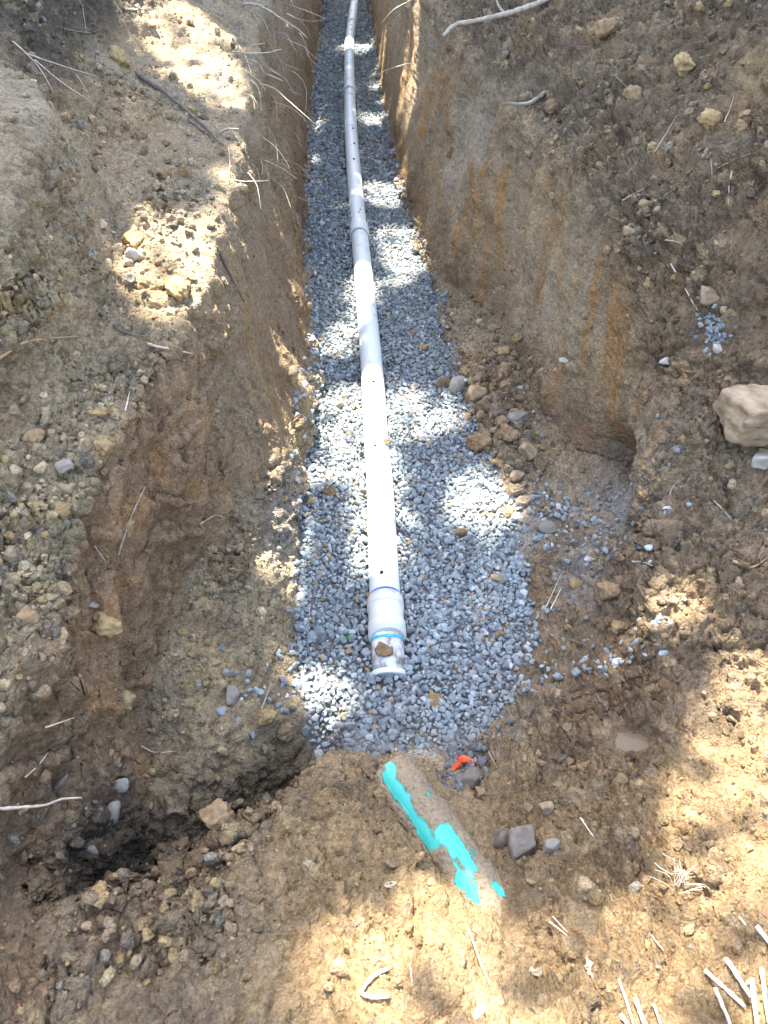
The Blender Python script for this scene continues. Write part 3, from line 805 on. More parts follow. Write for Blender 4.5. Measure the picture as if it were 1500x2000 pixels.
# bigger lumps in the slump along the right wall, on the lit heap and along the left rim
def lumps(wt, n, s0_, s1_):
    global ch, cs_
    wt = wt * area * vis * sstep(.1, .5, fn[:, 2])
    c_ = rng.choice(len(faces), n, p=wt / wt.sum())
    ch = np.concatenate([ch, c_]); cs_ = np.concatenate([cs_, np.clip(s0_ * (rng.pareto(2.2, n) + 1), s0_, s1_)])
fU, qx, qy, qz = U.ravel()[faces[:, 0]], quad_c[:, 0], quad_c[:, 1], quad_c[:, 2]
lumps(np.exp(-(((qx - .55) / .11) ** 2 + ((qy - 2.95) / .42) ** 2)) * (fU > 7.9) * (fU < 9.3), 420, .011, .040)
lumps(np.exp(-(((qx + .74) / .10) ** 2 + ((qy - 2.75) / .28) ** 2)) * (fU > 3) * (fU < 4.1), 160, .009, .030)
lumps((fU > 2.6) * (fU < 4.05) * (qy < 1.9) * (qy > .95) * 1.0, 330, .008, .028)
nw = len(ch)
ccol = cv[faces[ch, 0]] * np.exp(rng.normal(.10, .25, (nw, 1)))
greyc = rng.random(nw) < .05
ccol[greyc] = np.array([.30, .265, .205]) * rng.uniform(.6, 1.3, (greyc.sum(), 1))
yel = rng.random(nw) < .07
ccol[yel] = np.array([.46, .33, .16]) * rng.uniform(.7, 1.1, (yel.sum(), 1))
cpos = quad_c[ch] + fn[ch] * (cs_ * .35)[:, None]
big = (cs_ > .0120) & (quad_c[ch, 1] < 3.2)
cl_hi = [rock_shape(300 + k, 2, 10, .25, .05, .25) for k in range(10)]; cl_lo = [rock_shape(330 + k, 1, 8, .12, .1) for k in range(10)]
cr_o = bake_parts([(cl_hi, cpos[big], cs_[big], np.clip(ccol[big], .02, .8)), (cl_lo, cpos[~big], cs_[~big], np.clip(ccol[~big], .02, .8))], 'soil_crumbs', M_SOIL,
                  ('loose crumbs of brown soil strewn over the banks', 'soil', None, 'stuff'), squash=(.6, 1.0), tilt=.9)
print('crumbs', len(cr_o.data.polygons), time.time() - T0)

# ------------------------------------------------------------------ trees on the banks: their crowns throw the dappled shade
S = SUN
ax_u = np.cross([0, 1.0, 0], S); ax_u /= np.linalg.norm(ax_u); ax_v = np.cross(S, ax_u)
flecks = []          # spots of the ground that the gaps between the leaves let the sun reach
def fleck(x, y, rx, ry, rot=0, n=None, r=.065, dens=1.0):
    rg = np.random.default_rng(int(x * 7 + y))
    n = n or int(max(6, rx * ry / 160))
    for k in range(n):
        a, q = rg.uniform(0, 2 * math.pi), math.sqrt(rg.uniform(0, 1))
        ex, ey = math.cos(a) * q * rx, math.sin(a) * q * ry
        c, s = math.cos(rot), math.sin(rot)
        try: h, _, d = hit(x + ex * c - ey * s, y + ex * s + ey * c)
        except ValueError: continue
        flecks.append((h @ ax_u, h @ ax_v, r * rg.uniform(.7, 1.3)))
FLK = [(740, 820, 125, 45, 0, .065), (640, 895, 45, 38, 0, .05), (745, 1010, 36, 95, 0, .05), (930, 990, 66, 32, 0, .05), (785, 505, 40, 58, 0, .06), (712, 590, 14, 60, 0, .05), (660, 668, 34, 22, 0, .04),
       (750, 375, 26, 30, 0, .06), (722, 235, 16, 9, 0, .06), (685, 95, 12, 16, 0, .06), (702, 95, 10, 8, 0, .06), (628, 1352, 24, 8, 0, .025),
       (335, 50, 90, 60, 0, .065), (390, 130, 90, 50, .6, .06), (300, 480, 50, 42, 0, .045), (350, 560, 48, 36, 0, .045), (445, 630, 30, 70, 0, .045), (555, 800, 16, 34, 0, .02), (545, 700, 10, 18, 0, .02), (580, 880, 10, 26, 0, .02),
       (805, 150, 18, 60, 0, .06), (742, 130, 8, 90, 0, .06), (490, 345, 12, 20, 0, .03), (580, 60, 22, 14, 0, .05), (470, 180, 20, 25, 0, .05),
       (1490, 1400, 60, 70, 0, .06), (1420, 1555, 110, 26, -.25, .04), (1420, 1880, 200, 130, 0, .065), (1250, 1960, 170, 70, 0, .065), (1000, 1930, 220, 80, 0, .065), (780, 1880, 130, 66, 0, .06), (870, 1800, 80, 28, -.2, .05),
       (1440, 1700, 90, 30, -.3, .05), (1310, 1190, 40, 26, 0, .025)]
for fk in FLK: fleck(*fk[:5], r=fk[5])
flecks = np.array(flecks)
M_LEAF, nt, b_ = mat_new('leaf')
nt.nodes.clear()
out = nt.nodes.new('ShaderNodeOutputMaterial'); df = nt.nodes.new('ShaderNodeBsdfDiffuse'); tr = nt.nodes.new('ShaderNodeBsdfTranslucent'); ms = nt.nodes.new('ShaderNodeMixShader')
lt = nt.nodes.new('ShaderNodeTexCoord'); ln = noise(nt, 3, 3, .5, lt.outputs['Object']); lr = ramp(nt, ln.outputs[0], [(.3, (.045, .075, .018)), (.7, (.09, .13, .035))])
nt.links.new(lr.outputs[0], df.inputs[0]); tr.inputs[0].default_value = (.13, .16, .04, 1); ms.inputs[0].default_value = .4
nt.links.new(df.outputs[0], ms.inputs[1]); nt.links.new(tr.outputs[0], ms.inputs[2]); nt.links.new(ms.outputs[0], out.inputs[0])
M_BARK = tint_material('bark', (.07, .055, .04), (.17, .14, .11), .95, 12, .01)
trees = [(-4.2, 1.2, 12), (4.0, 3.2, 12.5), (-4.6, 5.6, 13), (3.9, 8.2, 12), (-4.9, 10.6, 13), (4.2, 13.6, 12.5), (-4.7, 16.0, 12), (3.8, -1.0, 12)]
rt = np.random.default_rng(23)
NLEAF = 70000
gx = rt.uniform(-2.6, 2.9, NLEAF); gyy = rt.uniform(-.3, 15.0, NLEAF); hh = rt.uniform(8.6, 11.6, NLEAF)
base = np.stack([gx, gyy, np.full(NLEAF, .6)], 1)
Q = base + S * ((hh - .6) / S[2])[:, None]
uu, vv = Q @ ax_u, Q @ ax_v
q3 = np.stack([uu, vv, np.zeros(NLEAF)], 1)
keep = np.ones(NLEAF, bool)
jit = .05 * fbm(q3, 7, 3, 141)
for fu_, fv_, fr_ in flecks:
    keep &= ((uu - fu_) ** 2 + (vv - fv_) ** 2) > (fr_ + .06 + jit) ** 2
# a looser crown over the near end of the trench
thin = sstep(.85, .50, gyy) * .35 * sstep(-.1, .2, gx)
keep |= rt.random(NLEAF) < .035
keep &= rt.random(NLEAF) > thin
Q = Q[keep]
tx = np.array([t[0] * .30 for t in trees]); ty = np.array([t[1] for t in trees]) + 10 * S[1] / S[2]
own = np.argmin((Q[:, 0:1] + 1.7 - tx) ** 2 * .35 + (Q[:, 1:2] - ty) ** 2 + rt.uniform(0, 1.2, (len(Q), len(trees))), 1)
tnames = ['tall leafy tree on the left bank beside the near end of the trench', 'tall leafy tree on the right bank nearest the pipe coupling', 'tall leafy tree on the left bank past the hanging roots',
          'tall leafy tree on the right bank halfway along the trench', 'tall leafy tree on the left bank far along the trench', 'tall leafy tree on the right bank at the far end of the trench',
          'tall leafy tree on the left bank at the far end of the trench', 'tall leafy tree on the right bank behind the foreground soil']
# one much taller unseen tree, added so its high open crown half shades the foreground
trees.append((-5.6, 9.5, 28)); tnames.append('very tall open crowned tree, unseen, added on the left bank to half shade the foreground')
nh = 200
bh = np.stack([rt.uniform(-.9, 1.6, nh), rt.uniform(.05, 1.0, nh), np.full(nh, .5)], 1)
bh = bh[~((bh[:, 0] > .60) & (bh[:, 1] < .52))]
Qh = bh + S * ((rt.uniform(24, 29, len(bh)) - .5) / S[2])[:, None]
Q = np.concatenate([Q, Qh]); own = np.concatenate([own, np.full(len(Qh), 8)])
for k, (x, y, h) in enumerate(trees):
    root = empty('leafy_tree', (x, y, 1.7)); tag(root, tnames[k], 'tree', 'trees shading the trench')
    lv = Q[own == k]
    cc = lv.mean(0)
    top = np.array([x * .75 + cc[0] * .25, y + (cc[1] - y) * .3, h - 1.5])
    pts_ = resample([(x, y, 1.3), (x + .1, y, 4.0), (x * .95, y + .1, 7.0), tuple(top)], 14)
    V, Fc = tube(pts_, np.linspace(.20, .05, 14), 10, 1, .06, k)
    VV, FF = [V], [list(map(tuple, Fc))]; off = len(V)
    for j in range(9):
        e = lv[rt.integers(0, len(lv))]; s_ = pts_[rt.integers(7, 13)]
        mid = s_ * .5 + e * .5 + [0, 0, .3]
        # limbs keep clear of the gaps the sun comes through
        lp = resample([s_, mid, e], 24)
        lu, lvv = lp @ ax_u, lp @ ax_v
        cut = 24
        for i in range(24):
            if (((lu[i] - flecks[:, 0]) ** 2 + (lvv[i] - flecks[:, 1]) ** 2) < .22 ** 2).any(): cut = i; break
        if cut < 3: continue
        lp = lp[:cut]
        v2, f2 = tube(lp, np.linspace(.05, .012, len(lp)), 6, 1, .05, j)
        VV.append(v2); FF.append([tuple(i + off for i in q) for q in f2]); off += len(v2)
    va = np.concatenate(VV) - np.array([x, y, 1.7])
    me = bpy.data.meshes.new('trunk'); me.from_pydata([tuple(q) for q in va], [], sum(FF, [])); me.update()
    link('trunk', me, M_BARK, root)
    n = len(lv)
    nn = rt.normal(size=(n, 3)) * [.55, .55, 1] + [0, 0, .6]; nn /= np.linalg.norm(nn, axis=1)[:, None]
    a = np.cross(nn, rt.normal(size=(n, 3))); a /= np.linalg.norm(a, axis=1)[:, None]; b2 = np.cross(nn, a)
    ls = rt.uniform(.07, .115, n)[:, None]; lw = ls * .6
    vq = np.stack([lv - a * ls, lv + b2 * lw - nn * .01, lv + a * ls, lv - b2 * lw - nn * .01], 1).reshape(-1, 3) - np.array([x, y, 1.7])
    cr_ = link('crown', fast_mesh('crown', vq, np.arange(n * 4).reshape(-1, 4)), M_LEAF, root)
print('trees', len(Q), time.time() - T0)

# ------------------------------------------------------------------ the old turquoise pipe, half dug out of the mud
def green_material():
    m, nt, b = mat_new('turquoise_pvc_with_mud')
    tc = nt.nodes.new('ShaderNodeTexCoord'); v = tc.outputs['Object']
    at = nd(nt, 'ShaderNodeAttribute'); at.attribute_name = 'Col'                 # red: how thick the mud sticks
    n1 = noise(nt, 45, 5, 0.65, v)
    sp_ = nt.nodes.new('ShaderNodeSeparateColor'); nt.links.new(at.outputs['Color'], sp_.inputs[0])
    ad = nt.nodes.new('ShaderNodeMath'); ad.operation = 'MULTIPLY_ADD'; ad.inputs[1].default_value = .5; nt.links.new(n1.outputs[0], ad.inputs[0]); nt.links.new(sp_.outputs[0], ad.inputs[2])
    r1 = ramp(nt, ad.outputs[0], [(0.68, (0, 0, 0)), (0.80, (1, 1, 1))])
    n2 = noise(nt, 110, 5, 0.7, v); r2 = ramp(nt, n2.outputs[0], [(.28, (.19, .135, .08)), (.5, (.37, .28, .175)), (.75, (.50, .40, .27))])
    c = mixc(nt, 'MIX', r1.outputs[0], (.05, .45, .37), r2.outputs[0])
    nt.links.new(c, b.inputs['Base Color'])
    rr = nt.nodes.new('ShaderNodeMapRange'); rr.inputs[3].default_value = .42; rr.inputs[4].default_value = .95
    nt.links.new(r1.outputs[0], rr.inputs[0]); nt.links.new(rr.outputs[0], b.inputs['Roughness'])
    hh_ = mixc(nt, 'MULTIPLY', 1.0, r1.outputs[0], n2.outputs[0])
    bump(nt, b, hh_, 1.0, 0.010)
    return m
a3 = np.array([PA[0] - .02 * pd[0], PA[1] - .02 * pd[1], PAX_Z + .002]); b3 = np.array([PB[0] + .25 * pd[0], PB[1] + .25 * pd[1], PAX_Z + .030])
na, nl = 110, 230
tl = np.linspace(0, 1, nl); th = np.linspace(0, 2 * np.pi, na, endpoint=False)
axd = (b3 - a3) / np.linalg.norm(b3 - a3); sdv = np.cross(axd, [0, 0, 1]); sdv /= np.linalg.norm(sdv); upv = np.cross(sdv, axd)
TT, TH = np.meshgrid(tl, th, indexing='ij')
dirv = sdv[None, None] * np.cos(TH)[:, :, None] + upv[None, None] * np.sin(TH)[:, :, None]
cen = a3 + (b3 - a3) * TT[:, :, None]
ang = (TH - np.pi / 2)                                       # 0 on the crown, + towards the left flank seen by the camera
ang = -np.where(ang > np.pi, ang - 2 * np.pi, ang) if (sdv[0] < 0) else np.where(ang > np.pi, ang - 2 * np.pi, ang)
uvp = np.stack([TT * 5.0 * 1.2, ang * 2.6, TT * 0], 2).reshape(-1, 3)
plm = float(np.linalg.norm(b3 - a3))
al, ar = TT * plm, ang * PR
streak = fbm(np.stack([al * 10 + ar * 8, ar * 75 - al * 14, TT * 0], 2).reshape(-1, 3), 1.0, 3, 161).reshape(TT.shape)
blot = fbm(np.stack([al, ar, TT * 0], 2).reshape(-1, 3), 24.0, 5, 162, .6).reshape(TT.shape)
g2 = lambda t0, w0, a0, w1: np.exp(-((TT - t0) / w0) ** 2 - ((ang - a0) / w1) ** 2)
clean = .80 * g2(.10, .10, .62, .26) + .70 * g2(.24, .07, .72, .25) + .85 * g2(.33, .085, -.05, .42) + .6 * g2(.44, .07, .60, .30) + .55 * g2(.50, .04, -.55, .2) + .6 * g2(.66, .03, -.3, .3) + .6 * g2(.02, .03, .2, .3)
mud = np.clip(.82 - 1.12 * clean + .26 * streak + .62 * blot, 0, 1)
thick = sstep(.35, .75, mud)
rad_ = PR + thick * (.004 + .006 * blot + .009 * np.abs(fbm(np.stack([al, ar, TT * 0], 2).reshape(-1, 3), 70.0, 3, 163, .6).reshape(TT.shape)))
gv = (cen + dirv * rad_[:, :, None]).reshape(-1, 3)
gi = np.arange(nl * na).reshape(nl, na); gi2 = np.roll(gi, -1, 1)
gf = np.stack([gi[:-1], gi2[:-1], gi2[1:], gi[1:]], 2).reshape(-1, 4)
gv = np.concatenate([gv, [a3, b3]])
capf = np.concatenate([np.stack([np.full(na, nl * na), gi2[0], gi[0], gi[0]], 1), np.stack([np.full(na, nl * na + 1), gi[-1], gi2[-1], gi2[-1]], 1)])
gorg = np.array([*(a3 + b3)[:2] / 2, PAX_Z - PR])
gcolr = np.repeat(np.concatenate([mud.ravel(), [1, 1]])[:, None], 3, 1)
gme = fast_mesh('sewer_pipe', gv - gorg, gf, True, gcolr)
gpipe = link('sewer_pipe', gme, green_material(), None, tuple(gorg))
tag(gpipe, 'old turquoise pipe smeared with mud and half buried in the foreground soil', 'pipe')

# ------------------------------------------------------------------ stones and clods
def stone(name, x, y, size, mat, seed, label, cat, rz=0.0, tilt=(0, 0), sink=.3, level=4, cuts=11, rough=.06, soft=.0, lump=0.0, group=None, smooth=True, box=False):
    h, n, d = hit(x, y)
    v, f = rock_shape(seed, level, cuts, rough, soft, lump, box)
    if lump:
        dirs = v / np.linalg.norm(v, axis=1)[:, None]
        f1, f2, rid = worley(dirs * 4.2 + seed, seed)
        v = v * (1 + .30 * lump * (0.45 - f1) + .06 * fbm(dirs, 9, 3, seed))[:, None]
    v = v * np.array(size) * (1.18 if max(size) > .1 else .98)
    if level >= 3: v = v + (v / (np.linalg.norm(v, axis=1)[:, None] + 1e-9)) * (min(size) * .07 * fbm(v / min(size), 2.2, 4, seed + 7, .6))[:, None]
    R = Matrix.Rotation(rz, 3, 'Z') @ Matrix.Rotation(tilt[0], 3, 'X') @ Matrix.Rotation(tilt[1], 3, 'Y')
    v = v @ np.array(R).T
    zr = v[:, 2].max() - v[:, 2].min()
    low = v[:, 2].min()
    nz = max(n[2], .25)
    base = h.copy()
    ext = zr * (1 - sink)
    v = v + base + np.array([0, 0, -low - zr * sink]) - np.array([0, 0, 0])
    # slide it back a little so that its middle, not its foot, covers the picture point
    o = poly_obj(name, v, f, mat, smooth=smooth)
    return tag(o, label, cat, group)
s = stone
s('boulder', 1478, 842, (.155, .095, .095), M_STONE_TAN, 401, 'large blocky tan boulder resting on the right bank', 'rock', .10, (.22, .05), .18, 5, 9, .14, box=True)
s('rock', 1488, 905, (.055, .045, .04), M_STONE_PALE, 402, 'pale cream rock at the right edge below the tan boulder', 'rock', .4, (.2, .3), .25)
s('rock', 893, 762, (.048, .040, .055), M_STONE_GREY, 403, 'smooth upright grey stone at the right edge of the gravel', 'rock', .5, (.2, .25), .15, 4, 7, .03, .45)
s('rock', 935, 770, (.060, .050, .045), M_STONE_TAN, 404, 'jagged tan stone just right of the smooth grey stone', 'rock', 1.0, (.3, .1), .2)
s('rock', 1012, 822, (.048, .042, .038), M_STONE_GREY, 405, 'grey green stone against the foot of the right wall', 'rock', .2, (.2, .1), .2)
s('rock', 1030, 890, (.046, .038, .038), M_STONE_TAN, 406, 'yellow tan stone below the slumped clods on the right', 'rock', .9, (.1, .3), .2)
s('rock', 1010, 905 + 28, (.034, .030, .022), M_STONE_TAN, 407, 'low muddy stone just under the yellow tan stone', 'rock', .3, (0, 0), .3)
s('rock', 1070, 1030, (.044, .034, .022), M_STONE_GREY, 408, 'flat round grey stone half sunk in the dusty soil right of the gravel', 'rock', .1, (0, 0), .45, 4, 7, .03, .4)
s('rock', 970, 1135, (.030, .026, .024), M_STONE_TAN, 409, 'small rust stained stone lying on the gravel right of the blue pipe mark', 'rock', .6, (.2, .2), .2)
s('rock', 1018, 1652, (.052, .046, .046), M_STONE_DARK, 410, 'dark purple grey block beside the turquoise pipe', 'rock', .25, (.1, .0), .25, 4, 6, .05, box=True)
s('rock', 1074, 1660, (.030, .022, .026), M_STONE_GREY, 411, 'pale grey pointed stone right of the dark block', 'rock', .8, (.1, .4), .25, 4, 8, .03)
s('rock', 1062, 1580, (.024, .019, .020), M_STONE_TAN, 412, 'small reddish tan stone above the dark block', 'rock', .3, (.3, .1), .25, 4, 8, .03)
s('rock', 978, 1640, (.028, .026, .030), M_STONE_DARK, 413, 'dark stone buried between the turquoise pipe and the dark block', 'rock', .9, (.1, .1), .35, 4, 8, .04)
s('rock', 918, 1528, (.040, .032, .030), M_STONE_DARK, 414, 'black lump of stone beneath the orange scrap', 'rock', .4, (.2, .1), .2, 4, 9, .06)
s('rock', 130, 912, (.028, .024, .022), M_STONE_GREY, 415, 'rounded grey stone on the crumbly left slope', 'rock', .3, (.1, .2), .25)
s('rock', 132, 962, (.027, .022, .018), M_STONE_TAN, 416, 'pale yellow stone just below the rounded grey one on the left slope', 'rock', .1, (.1, .1), .3)
s('rock', 258, 512, (.024, .012, .032), M_STONE_PALE, 417, 'white pointed shard among the lit clods on the left slope', 'rock', .3, (.2, .2), .2, 3, 7, .03)
s('rock', 572, 738, (.030, .040, .055), M_STONE_TAN, 418, 'smooth egg shaped stone bedded in the foot of the left wall', 'rock', .0, (.2, .3), .35, 4, 5, .02, .7)
s('rock', 1100, 708, (.030, .018, .016), M_STONE_PALE, 419, 'pale flat stone high on the right bank above the hollow', 'rock', .5, (.2, .2), .2)
s('rock', 1298, 712, (.034, .020, .018), M_STONE_PALE, 420, 'long pale stone on the right bank left of the spilled gravel patch', 'rock', .5, (.1, .3), .2)
s('rock', 1398, 686, (.020, .018, .018), M_STONE_PALE, 421, 'small white stone below the bluish gravel patch on the right bank', 'rock', .5, (.1, .3), .2)
s('rock', 1385, 582, (.062, .040, .034), M_STONE_TAN, 422, 'brown half buried rock high on the right bank', 'rock', .5, (.1, .3), .4)
s('rock', 1230, 455, (.030, .028, .022), M_STONE_TAN, 423, 'tan stone on the dark upper right bank', 'rock', .5, (.1, .3), .3)
s('rock', 456, 1362, (.036, .030, .026), M_STONE_GREY, 424, 'pale grey stone on the left slope just before the foreground mound', 'rock', .5, (.1, .3), .3)
s('rock', 430, 1345, (.026, .022, .022), M_STONE_TAN, 425, 'tan stone left of the pale grey one near the mound', 'rock', .2, (.1, .3), .3)
s('rock', 520, 1405, (.038, .028, .030), M_CLOD_Y, 426, 'yellowish lump at the head of the foreground mound', 'clod', .2, (.1, .3), .3, 4, 8, .15, .2, .5)
s('rock', 645, 968, (.031, .028, .027), M_CLOD, 430, 'round brown clod sitting on the gravel left of the pipe', 'clod', .2, (0, 0), .15, 4, 8, .12, .4, .4)
s('rock', 900, 1046, (.026, .023, .025), M_CLOD, 431, 'dark brown clod on the shaded gravel right of the pipe', 'clod', .7, (0, 0), .15, 4, 8, .12, .4, .4)
s('rock', 975, 1245, (.022, .017, .019), M_CLOD, 432, 'small square brown clod at the right rim of the gravel', 'clod', .4, (0, 0), .15, 4, 7, .05, .1)
s('rock', 852, 1372, (.036, .038, .018), M_CLOD, 433, 'flat rusty clod broken over the gravel below the pipe end', 'clod', .4, (0, 0), .3, 4, 8, .2, .3, .5)
s('rock', 662, 795, (.026, .022, .022), M_STONE_TAN, 434, 'orange tan stone on the gravel by the left wall', 'rock', .4, (0, .2), .2, 4, 8, .04, .2)
s('rock', 680, 852, (.014, .016, .012), M_CLOD, 435, 'tiny brown clod on the sunlit gravel left of the pipe', 'clod', .4, (0, .2), .2, 3)
s('rock', 828, 684, (.034, .026, .026), M_CLOD_Y, 436, 'yellow brown clod on the gravel near the right wall', 'clod', .4, (0, .2), .2, 4, 8, .12, .4, .4)
s('rock', 830, 478, (.026, .022, .020), M_CLOD, 437, 'dark clod far along the gravel beside the right wall', 'clod', .4, (0, .2), .2, 3, 8, .12, .4, .4)
s('rock', 612, 982, (.032, .024, .018), M_CLOD_Y, 438, 'pale yellow clod where the left slope meets the gravel', 'clod', .6, (0, .2), .25, 4, 8, .12, .3, .3)
s('rock', 765, 905, (.012, .020, .014), M_STONE_TAN, 439, 'orange brown chip leaning on the right side of the pipe', 'rock', .2, (0, .2), .1, 3, 7, .03)
s('rock', 655, 668 + 25, (.018, .016, .016), M_STONE_TAN, 440, 'small orange pebble on the gravel by the sunny spot left of the pipe', 'rock', .3, (0, 0), .2, 3)
for k, (x, y, a, lab, m) in enumerate([
        (868, 755, .045, 'brown clod left of the smooth grey stone', M_CLOD), (908, 728, .038, 'tan clod directly above the smooth grey stone', M_CLOD_Y),
        (985, 725, .045, 'pale brown clod tucked into the crack at the foot of the right wall', M_CLOD), (950, 800, .055, 'broad brown clod below the jagged tan stone', M_CLOD),
        (945, 868, .075, 'largest dark brown clod slumped on the gravel edge', M_CLOD), (990, 850, .045, 'brown clod right of the largest slumped clod', M_CLOD),
        (915, 820, .030, 'small rusty clod beside the sunlit gravel on the right', M_CLOD), (975, 905, .034, 'crumbly clod below the largest slumped clod', M_CLOD_Y),
        (985, 690, .040, 'clod at the top of the slumped pile by the right wall', M_CLOD_Y), (1190, 1155, .055, 'large brown clod above the scattered white stones on the right', M_CLOD),
        (1125, 1145, .036, 'brown clod by the two straws on the right', M_CLOD), (1210, 1225, .040, 'tan clod among the scattered grey stones on the right', M_CLOD_Y),
        (265, 475, .055, 'crumbly clod topping the lit heap on the left slope', M_CLOD_Y), (345, 570, .052, 'pale crumbly clod low in the lit heap on the left slope', M_CLOD_Y),
        (300, 560, .050, 'dark crumbly clod in the lit heap on the left slope', M_CLOD), (232, 120, .085, 'big rounded clod under the dark topsoil at upper left', M_CLOD_Y),
        (375, 195, .040, 'tan clod on the sunlit slope at upper left', M_CLOD_Y), (320, 340, .045, 'broken clod in the middle of the pale left slope', M_CLOD),
        (205, 880, .050, 'yellow crumbly clod at the rim of the left scraped face', M_CLOD_Y), (65, 860, .040, 'dark clod on the crumbly left slope', M_CLOD),
        (245, 1030, .045, 'yellow clod on the rim above the lower scraped face', M_CLOD_Y), (205, 1220, .050, 'yellow clod crowning the column at the lower left', M_CLOD_Y),
        (120, 1000, .034, 'small yellow clod on the left slope under the pale stones', M_CLOD_Y), (60, 1210, .038, 'grey brown clod near the left edge of the picture', M_CLOD),
        (232, 1370, .055, 'knobbly yellow clod on the column beside the dark pit', M_CLOD_Y), (430, 1600, .060, 'big knobbly clod on the crest of the foreground mound', M_CLOD),
        (560, 1425, .050, 'rust brown clod on the mound beside the gravel', M_CLOD), (715, 1500, .040, 'brown clod at the foot of the gravel left of the turquoise pipe', M_CLOD),
        (350, 1655, .036, 'clod on the edge of the mound above the pit', M_CLOD), (195, 1745, .034, 'greenish clod at the bottom of the dark pit', M_CLOD_Y),
        (880, 300, .050, 'brown lump sticking out of the far right wall', M_CLOD), (1080, 210, .075, 'round lump under the curved grey root on the right wall', M_CLOD),
        (1180, 60, .090, 'massive clod at the top of the right bank', M_CLOD), (1330, 130, .075, 'orange brown clod at the upper right', M_CLOD_Y),
        (1240, 190, .060, 'dark clod beside the hole at the upper right', M_CLOD), (1390, 240, .060, 'yellow brown clod on the upper right bank', M_CLOD_Y)]):
    stone('soil_clod', x, y, tuple(np.array([.86, .70, .66]) * a * (1.35 if k < 9 else 1.0)), m, 500 + k, lab, 'clod', k * .9, (.2, .1), .38, 4, 13, .22, .10, .35, 'larger clods of soil on the banks')
# grey slate flakes standing in the pit
for k, (x, y, sx_, sz_, lab) in enumerate([(222, 1600, .055, .075, 'upright blue grey slate flake in the dark pit'), (238, 1540, .040, .055, 'narrow slate flake above the widest one in the pit'),
                                           (178, 1665, .045, .030, 'lowest slate flake lying at the left of the pit'), (120, 1540, .020, .080, 'thin black slate blade on the left wall of the pit')]):
    stone('slate_flake', x, y, (sx_ * .6, .014, sz_ * .6), M_STONE_GREY if k < 3 else M_STONE_DARK, 560 + k, lab, 'rock', .5 - .3 * k, (-.5, .4), .2, 3, 12, .05)

# ------------------------------------------------------------------ puddle, scraps, leaf
M_WATER, nt, b_ = mat_new('muddy_water')
b_.inputs['Base Color'].default_value = (.19, .14, .08, 1); b_.inputs['Roughness'].default_value = .10; b_.inputs['IOR'].default_value = 1.33; b_.inputs['Specular IOR Level'].default_value = .35
tcw = nt.nodes.new('ShaderNodeTexCoord'); nw_ = noise(nt, 22, 3, .5, tcw.outputs['Object']); bump(nt, b_, nw_.outputs[0], .06, .003)
n = 40; V = [(PUD[0], PUD[1], pud_z)]; Fp = []
for k in range(n):
    a = 2 * math.pi * k / n; r = 1.25 + .15 * math.sin(3 * a + 1) + .1 * math.sin(5 * a)
    V.append((PUD[0] + math.cos(a) * .085 * r, PUD[1] + math.sin(a) * .05 * r, pud_z))
for k in range(n): Fp.append((0, 1 + k, 1 + (k + 1) % n))
tag(poly_obj('puddle', V, Fp, M_WATER), 'small muddy puddle in the soil right of the gravel', 'puddle', kind='structure')

def sheet(name, x, y, outline, size, mat, label, cat, rz, lift=.006, crumple=.3, seed=0, thick=.0012):
    """a small crumpled sheet with real thickness, lying on the ground"""
    h, nrm, d = hit(x, y)
    o = np.array(outline, float) * size
    c = o.mean(0); rings = [o, c + (o - c) * .66, c + (o - c) * .33]
    pts2 = np.concatenate(rings + [[c]]); m = len(o)
    rg = np.random.default_rng(seed)
    zz = rg.uniform(0, crumple * size, len(pts2)); zz[:m] = rg.uniform(0, crumple * size * .7, m)
    R = np.array(Matrix.Rotation(rz, 3, 'Z'))
    p3 = np.c_[pts2, zz] @ R.T + h + [0, 0, lift]
    F_ = []
    for r in range(2):
        for k in range(m): F_.append((r * m + k, r * m + (k + 1) % m, (r + 1) * m + (k + 1) % m, (r + 1) * m + k))
    for k in range(m): F_.append((2 * m + k, 2 * m + (k + 1) % m, 3 * m))
    n0 = len(p3)
    allp = np.concatenate([p3, p3 - [0, 0, thick]])
    B = [tuple(i + n0 for i in reversed(q)) for q in F_]
    side = [(k, k + n0, (k + 1) % m + n0, (k + 1) % m) for k in range(m)]
    return tag(poly_obj(name, allp, F_ + B + side, mat, smooth=False), label, cat)
M_ORANGE = tint_material('orange_plastic', (.62, .075, .025), (.85, .14, .05), .45, 60, .0005, 0)
M_GREEN = tint_material('green_leaf', (.015, .09, .02), (.04, .17, .03), .5, 90, .0005, 0)
M_DRY = tint_material('dry_leaf', (.36, .29, .19), (.58, .50, .37), .7, 60, .0008, .15)
M_DEAD = tint_material('brown_leaf', (.20, .13, .07), (.36, .25, .14), .8, 60, .0008, .15)
sheet('plastic_scrap', 903, 1498, [(-1, -.5), (-.3, -.2), (.1, .1), (1.0, -.15), (1.1, .15), (.2, .75), (-.35, .7), (-.4, .2), (-.9, .0)], .036, M_ORANGE, 'crumpled bright orange plastic scrap at the end of the gravel', 'scrap', .15, .012, .45, 3)
leafo = [(-1, 0), (-.5, .42), (.1, .5), (.6, .32), (1, 0), (.6, -.32), (.1, -.5), (-.5, -.42)]
sheet('leaf', 680, 1248, leafo, .020, M_GREEN, 'small green leaf on the gravel left of the coupling', 'leaf', 1.3, .014, .3, 4, .0006)
sheet('leaf', 178, 500, leafo, .032, M_STONE_GREY, 'curled grey leaf on the left slope under the scarp', 'leaf', 2.4, .006, .5, 5, .0008)
sheet('leaf', 938, 1218, leafo, .030, M_DEAD, 'narrow dead leaf at the right rim of the gravel near the coupling', 'leaf', .5, .012, .2, 6, .0008)
